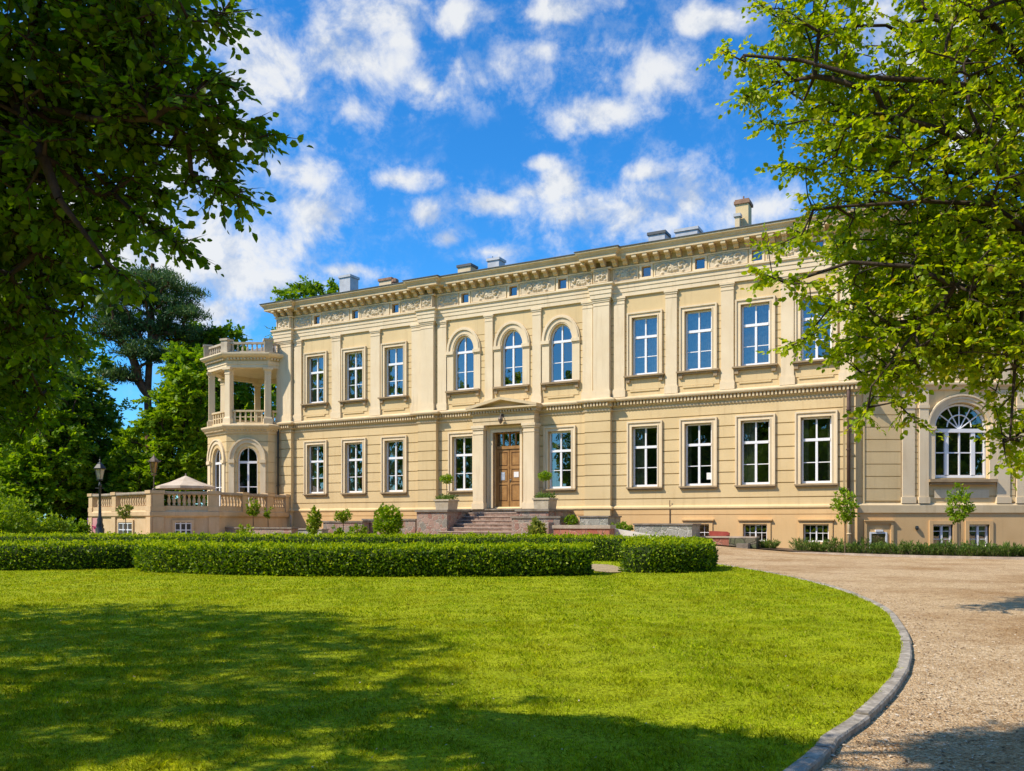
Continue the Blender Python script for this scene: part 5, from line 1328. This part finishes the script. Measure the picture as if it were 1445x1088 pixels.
# ------------------------------------------------------------------ HEDGES
def hedge(label, path, h, th, n, zo=LZ):
    c = np.array(path); mid = c[len(c)//2]
    t = thing('hedge', label, 'hedge', (mid[0], mid[1], tz(*mid)+zo), 0, 'clipped box hedges on the lawn')
    P = spline(path, 10); d = np.gradient(P, axis=0); d /= np.linalg.norm(d, axis=1, keepdims=True); nn = np.stack([-d[:, 1], d[:, 0]], 1)
    sg = np.concatenate([[0], np.cumsum(np.linalg.norm(np.diff(P, axis=0), axis=1))]); Lt = sg[-1]
    prof = [(-.46, .0), (-.5, .45), (-.47, .85), (-.38, .97), (0, 1.0), (.38, .97), (.47, .85), (.5, .45), (.46, .0)]
    V = []
    for i, p in enumerate(P):
        e = min(sg[i], Lt-sg[i])/(th*.4); sc = math.sqrt(max(0.02, 1-(1-min(1, e))**2))
        for (o, z) in prof: V.append((p[0]+nn[i, 0]*o*th*sc*.93, p[1]+nn[i, 1]*o*th*sc*.93, tz(*p)+zo+z*h*.94))
    k = len(prof); a = (np.arange(len(P)-1)[:, None]*k+np.arange(k-1)[None]).ravel()
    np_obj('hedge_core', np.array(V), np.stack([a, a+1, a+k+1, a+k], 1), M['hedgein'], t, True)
    # leaves on the clipped surface
    pr = np.array(prof); sl = np.concatenate([[0], np.cumsum(np.hypot(np.diff(pr[:, 0])*th, np.diff(pr[:, 1])*h))])
    s_ = rng.random(n)*Lt; w_ = rng.random(n)*sl[-1]
    o = np.interp(w_, sl, pr[:, 0])*th; z = np.interp(w_, sl, pr[:, 1])*h
    e = np.minimum(s_, Lt-s_)/(th*.4); sc = np.sqrt(np.clip(1-(1-np.minimum(1, e))**2, .0, 1))
    px, py = np.interp(s_, sg, P[:, 0]), np.interp(s_, sg, P[:, 1]); nx, ny = np.interp(s_, sg, nn[:, 0]), np.interp(s_, sg, nn[:, 1])
    dx, dy = np.interp(s_, sg, d[:, 0]), np.interp(s_, sg, d[:, 1])
    Pt = np.stack([px+nx*o*sc, py+ny*o*sc, terrain(px, py)+zo+z], 1)
    tdir = np.where(s_ < Lt/2, -1, 1)*(1-sc)
    nrm = np.stack([nx*o/th*1.6+dx*tdir, ny*o/th*1.6+dy*tdir, np.clip((z/h-.6)*2.2, -.1, 1)], 1); nrm /= np.linalg.norm(nrm, axis=1, keepdims=True)+1e-6
    wave = .035*np.sin(s_*3.1+o*5)+.03*np.sin(s_*7.7+z*9)
    Pt += nrm*(rng.normal(size=n)*.028+wave*.6-.01)[:, None]
    sh = rng.random(n) < .03; Pt[sh] += nrm[sh]*(.04+.06*rng.random((sh.sum(), 1)))
    dd = nrm*np.where(z/h > .9, .25, .8)[:, None]+unit(n, .5)*.9; sz = .6+.8*rng.random(n)
    new = (z/h > .9) & (rng.random(n) < .85) | (rng.random(n) < .04)  # leaves given the painted sunlit tone: most on top, a few strewn elsewhere
    for nm, mk, mt in (('foliage', ~new, 'hedge'), ('foliage_lit', new, 'hedgelit')):
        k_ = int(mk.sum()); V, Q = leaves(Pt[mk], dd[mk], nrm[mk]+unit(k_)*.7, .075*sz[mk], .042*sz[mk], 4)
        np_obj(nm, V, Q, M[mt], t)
HF = [(-9.75, 23.0), (-9.2, 22.2), (-8.2, 21.6), (-6.2, 20.75), (-3.7, 20.3), (-1.5, 20.3), (.4, 20.45), (1.95, 20.75)]
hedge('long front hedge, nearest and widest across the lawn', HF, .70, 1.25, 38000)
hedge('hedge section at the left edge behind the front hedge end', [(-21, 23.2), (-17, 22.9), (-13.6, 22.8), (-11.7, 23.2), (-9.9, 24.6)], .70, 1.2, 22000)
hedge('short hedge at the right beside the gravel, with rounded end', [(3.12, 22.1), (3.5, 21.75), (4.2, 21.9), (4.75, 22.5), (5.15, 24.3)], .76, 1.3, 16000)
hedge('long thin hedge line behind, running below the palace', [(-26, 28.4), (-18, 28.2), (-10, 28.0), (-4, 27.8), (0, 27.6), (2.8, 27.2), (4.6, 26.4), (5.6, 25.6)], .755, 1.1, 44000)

# ------------------------------------------------------------------ GRASS, LITTER
q = MB(); nb = 24
q.add([(2.55+.55*math.cos(2*PI*i/nb)*(1+.12*math.sin(5*i)), 23.3+2.1*math.sin(2*PI*i/nb), tz(2.55, 23.3)+LZ+.02) for i in range(nb)], [tuple(range(nb))])
struct(q.build('bare_soil', M['soilp']))
def grassfield():
    Vs = []; 
    bands = [(2.6, 5.0, 7800, .034, .0034), (5.0, 7.5, 5200, .036, .0045), (7.5, 11, 2800, .038, .0062), (11, 16, 1200, .040, .009), (16, 24, 520, .044, .015), (24, 36, 130, .05, .024)]
    for (y0, y1, den, h, wd) in bands:
        x0, x1 = -.66*y1-.3, min(7.0, .55*y1)
        n = int((x1-x0)*(y1-y0)*den); X = rng.uniform(x0, x1, n); Y = rng.uniform(y0, y1, n)
        # patchy density
        keep = inside(X, Y) & (np.abs(X) < .66*Y+.5) & ((((X-2.55)/.5)**2+((Y-23.3)/1.9)**2 > 1) | (rng.random(n) < .06))
        X, Y = X[keep], Y[keep]; n = len(X)
        clum = .75+.35*np.sin(X*5.1+np.sin(Y*3.7)*2)*np.sin(Y*4.3+np.sin(X*2.9)*2)
        hh = h*(.5+.8*rng.random(n))*clum; a = rng.random(n)*2*PI; lean = np.abs(rng.normal(size=n))*.85
        P = np.stack([X, Y, terrain(X, Y)+LZ-.006], 1); bd = np.stack([np.cos(a), np.sin(a), np.zeros(n)], 1); b2 = rng.random(n)*2*PI
        tip = np.stack([np.cos(b2)*lean*hh, np.sin(b2)*lean*hh, hh], 1); w_ = (wd*(.6+.8*rng.random(n)))[:, None]
        mid = tip*np.array([.35, .35, .6])
        V = np.stack([P-bd*w_*.5, P+bd*w_*.5, P+mid+bd*w_*.4, P+tip, P+mid-bd*w_*.4], 1).reshape(-1, 3); Vs.append(V)
    V = np.concatenate(Vs); n = len(V)//5
    return V, np.arange(n*5).reshape(n, 5)
V, Q = grassfield()
struct(np_obj('grass_blades', V, Q, M['grass']), 'stuff')
def litter():
    n = 34000; Y = 2.8+26*rng.random(n)**1.7; X = rng.uniform(-.1, .68, n)*Y
    keep = (~inside(X-.2, Y)) & (X > np.interp(Y, KC[KC[:, 1].argsort(), 1], KC[KC[:, 1].argsort(), 0])+.03) & (X < 20); X, Y = X[keep], Y[keep]
    m_ = (Y < np.interp(X, BE[:, 0], BE[:, 1])-.1); X, Y = X[m_], Y[m_]; n = len(X)
    a = rng.random(n)*2*PI; d = np.stack([np.cos(a), np.sin(a), rng.normal(size=n)*.25], 1); nn = unit(n)*.45+np.array([0, 0, 1.0])
    L = .010+.030*rng.random(n)**3
    V, Q = leaves(np.stack([X, Y, terrain(X, Y)+.006], 1), d, nn, L, L*(.35+.4*rng.random(n)), 4)
    n2 = 900; Y2 = 3+18*rng.random(n2)**1.5; X2 = rng.uniform(-.62, .5, n2)*Y2; k2 = inside(X2, Y2); X2, Y2 = X2[k2], Y2[k2]; n2 = len(X2)
    n3 = 5000; s3 = rng.uniform(4, 45, n3); C3 = np.array([kat(q_)-knorm(q_)*abs(rng.normal())*.35 for q_ in s3]); X3, Y3 = C3[:, 0], C3[:, 1]
    Xa = np.concatenate([X2, X3]); Ya = np.concatenate([Y2, Y3]); za = np.concatenate([terrain(X2, Y2)+LZ+.03, terrain(X3, Y3)+.008]); k = len(Xa)
    a = rng.random(k)*2*PI; L = np.where(np.arange(k) < n2, .008+.014*rng.random(k), .012+.028*rng.random(k)**2)
    V2, Q2 = leaves(np.stack([Xa, Ya, za], 1), np.stack([np.cos(a), np.sin(a), rng.normal(size=k)*.25], 1), unit(k)*.5+np.array([0, 0, 1.0]), L, L*.6, 4)
    Q = np.concatenate([Q, Q2+len(V)]); V = np.concatenate([V, V2])
    struct(np_obj('leaf_litter', V, Q, M['litter']), 'stuff')
litter()

# ------------------------------------------------------------------ SKY, SUN, CAMERA
AZ = math.atan2(-.942, -.336); EL = math.radians(48)
Sd = Vector((math.sin(AZ)*math.cos(EL), math.cos(AZ)*math.cos(EL), math.sin(EL)))
sun = bpy.data.lights.new('sun', 'SUN'); sun.energy = 5.0; sun.angle = math.radians(.5); sun.color = (1, .89, .735)
so = bpy.data.objects.new('sun', sun); COL.objects.link(so); so.rotation_euler = Sd.to_track_quat('Z', 'Y').to_euler(); so.location = Sd*60
W = bpy.data.worlds.new('World'); S.world = W; W.use_nodes = True; nt = W.node_tree; nt.nodes.clear()
out = N(nt, 'ShaderNodeOutputWorld'); bg = N(nt, 'ShaderNodeBackground'); bg.inputs['Strength'].default_value = .14
sky = N(nt, 'ShaderNodeTexSky'); sky.sky_type = 'NISHITA'; sky.sun_disc = False; sky.sun_elevation = EL; sky.sun_rotation = AZ; sky.air_density = 1.0; sky.dust_density = .3; sky.ozone_density = 2.5
hs = N(nt, 'ShaderNodeHueSaturation'); hs.inputs['Saturation'].default_value = 1.1
nt.links.new(mixc(nt, 1.0, sky.outputs[0], (.56, 1.0, 1.38), 'MULTIPLY'), hs.inputs['Color'])
tc = N(nt, 'ShaderNodeTexCoord'); v = tc.outputs['Generated']
BL = [(360, 120, 95, 75), (320, 190, 90, 70), (520, 90, 110, 42), (595, 122, 42, 28), (505, 158, 62, 30), (692, 98, 66, 34), (650, 15, 70, 28), (540, 25, 75, 32), (800, 18, 90, 28), (865, 62, 70, 36), (925, 98, 90, 36), (848, 157, 66, 26),
      (420, 235, 90, 48), (300, 345, 165, 95), (230, 250, 120, 100), (370, 400, 90, 45), (330, 270, 80, 50), (440, 300, 80, 36), (560, 252, 50, 16), (601, 302, 30, 18), (631, 338, 32, 15), (700, 287, 62, 17), (750, 270, 42, 20), (880, 298, 130, 52), (795, 262, 50, 28), (962, 285, 56, 36),
      (692, 356, 60, 11), (762, 232, 28, 10), (905, 245, 42, 14), (1062, 292, 66, 30), (490, 382, 44, 13), (300, 440, 90, 26), (1000, 30, 90, 18), (1250, 60, 120, 50), (1380, 180, 90, 40), (120, 330, 140, 110), (560, 60, 40, 20), (760, 70, 36, 14), (90, 120, 110, 60)]
acc = None
def direc(x, y): return Vector(((x-722.5)/F, 1, (HZ-y)/F)).normalized()
for (x, y, rx, ry) in BL:
    c = direc(x, y); ln = math.sqrt(((x-722.5)/F)**2+1+((HZ-y)/F)**2)
    m = N(nt, 'ShaderNodeVectorMath', operation='SUBTRACT'); nt.links.new(v, m.inputs[0]); m.inputs[1].default_value = c
    m2 = N(nt, 'ShaderNodeVectorMath', operation='MULTIPLY'); nt.links.new(m.outputs[0], m2.inputs[0]); m2.inputs[1].default_value = (F*ln/rx, F*ln/rx, F*ln/ry)
    m3 = N(nt, 'ShaderNodeVectorMath', operation='LENGTH'); nt.links.new(m2.outputs[0], m3.inputs[0])
    if acc is None: acc = m3.outputs['Value']
    else:
        m4 = N(nt, 'ShaderNodeMath', operation='SMOOTH_MIN'); nt.links.new(acc, m4.inputs[0]); nt.links.new(m3.outputs['Value'], m4.inputs[1]); m4.inputs[2].default_value = .35; acc = m4.outputs[0]
# elsewhere round the horizon: free-form clouds
nz = noise(nt, v, 3.2, 5, .55)
mr = N(nt, 'ShaderNodeMapRange'); mr.inputs['From Min'].default_value = .35; mr.inputs['From Max'].default_value = .7; mr.inputs['To Min'].default_value = 2.3; mr.inputs['To Max'].default_value = .1
nt.links.new(nz.outputs['Fac'], mr.inputs['Value'])
sx = N(nt, 'ShaderNodeSeparateXYZ'); nt.links.new(v, sx.inputs[0])
front = N(nt, 'ShaderNodeMapRange'); front.inputs['From Min'].default_value = .55; front.inputs['From Max'].default_value = .75; front.inputs['To Min'].default_value = 0; front.inputs['To Max'].default_value = 3
nt.links.new(sx.outputs['Y'], front.inputs['Value'])
ad = N(nt, 'ShaderNodeMath', operation='ADD'); nt.links.new(mr.outputs[0], ad.inputs[0]); nt.links.new(front.outputs[0], ad.inputs[1])
mn = N(nt, 'ShaderNodeMath', operation='MINIMUM'); nt.links.new(acc, mn.inputs[0]); nt.links.new(ad.outputs[0], mn.inputs[1])
n1 = noise(nt, v, 15, 10, .60); n1.inputs['Distortion'].default_value = .25
n2 = noise(nt, v, 34, 8, .65)
# density = 1 - dist + noise
d1 = N(nt, 'ShaderNodeMath', operation='MULTIPLY_ADD'); nt.links.new(n1.outputs['Fac'], d1.inputs[0]); d1.inputs[1].default_value = 3.6; d1.inputs[2].default_value = -1.8
d2 = N(nt, 'ShaderNodeMath', operation='MULTIPLY_ADD'); nt.links.new(n2.outputs['Fac'], d2.inputs[0]); d2.inputs[1].default_value = 1.3; d2.inputs[2].default_value = -.65
d3 = N(nt, 'ShaderNodeMath', operation='ADD'); nt.links.new(d1.outputs[0], d3.inputs[0]); nt.links.new(d2.outputs[0], d3.inputs[1])
d4 = N(nt, 'ShaderNodeMath', operation='SUBTRACT'); nt.links.new(d3.outputs[0], d4.inputs[0]); nt.links.new(mn.outputs[0], d4.inputs[1])
al = N(nt, 'ShaderNodeMapRange', interpolation_type='SMOOTHSTEP'); al.inputs['From Min'].default_value = -1.25; al.inputs['From Max'].default_value = .05; al.inputs['To Max'].default_value = .95
nt.links.new(d4.outputs[0], al.inputs['Value'])
wz = N(nt, 'ShaderNodeMapRange', interpolation_type='SMOOTHSTEP'); wz.inputs['From Min'].default_value = -2.1; wz.inputs['From Max'].default_value = -.6; wz.inputs['To Max'].default_value = .38
nt.links.new(d4.outputs[0], wz.inputs['Value'])
n5 = noise(nt, v, 26, 9, .68); n5.inputs['Distortion'].default_value = .15
w5 = N(nt, 'ShaderNodeMapRange', interpolation_type='SMOOTHSTEP'); w5.inputs['From Min'].default_value = .44; w5.inputs['From Max'].default_value = .66; nt.links.new(n5.outputs['Fac'], w5.inputs['Value'])
wm = N(nt, 'ShaderNodeMath', operation='MULTIPLY'); nt.links.new(wz.outputs[0], wm.inputs[0]); nt.links.new(w5.outputs[0], wm.inputs[1])
am = N(nt, 'ShaderNodeMath', operation='MAXIMUM'); nt.links.new(al.outputs[0], am.inputs[0]); nt.links.new(wm.outputs[0], am.inputs[1])
n3 = noise(nt, v, 12, 6, .6)
vs_ = N(nt, 'ShaderNodeVectorMath', operation='ADD'); nt.links.new(v, vs_.inputs[0]); vs_.inputs[1].default_value = (-.016, 0, .022)
n6 = noise(nt, vs_.outputs[0], 15, 10, .60); n6.inputs['Distortion'].default_value = .25
df = N(nt, 'ShaderNodeMath', operation='SUBTRACT'); nt.links.new(n1.outputs['Fac'], df.inputs[0]); nt.links.new(n6.outputs['Fac'], df.inputs[1])
dm = N(nt, 'ShaderNodeMath', operation='MULTIPLY_ADD'); nt.links.new(df.outputs[0], dm.inputs[0]); dm.inputs[1].default_value = 2.2; nt.links.new(n3.outputs['Fac'], dm.inputs[2])
cr = ramp(nt, [(.22, (3.3, 3.8, 4.7)), (.62, (5.4, 5.5, 5.6))]); nt.links.new(dm.outputs[0], cr.inputs['Fac'])
mixn = mixc(nt, am.outputs[0], hs.outputs[0], cr.outputs['Color'])
nt.links.new(mixn, bg.inputs['Color']); nt.links.new(bg.outputs[0], out.inputs['Surface'])

cam = bpy.data.cameras.new('camera'); co = bpy.data.objects.new('camera', cam); COL.objects.link(co)
cam.sensor_width = 36; cam.lens = F/1445*36; cam.shift_y = (HZ-544)/1445; cam.clip_end = 3000; cam.clip_start = .05
co.location = (0, 0, EYE); co.rotation_euler = (PI/2, 0, 0)
S.camera = co
S.view_settings.view_transform = 'Standard'; S.view_settings.look = 'None'; S.view_settings.exposure = .22; S.view_settings.gamma = 1
S.cycles.use_denoising = True
S.cycles.max_bounces = 7; S.cycles.diffuse_bounces = 3; S.cycles.glossy_bounces = 3; S.cycles.transparent_max_bounces = 8; S.cycles.transmission_bounces = 3
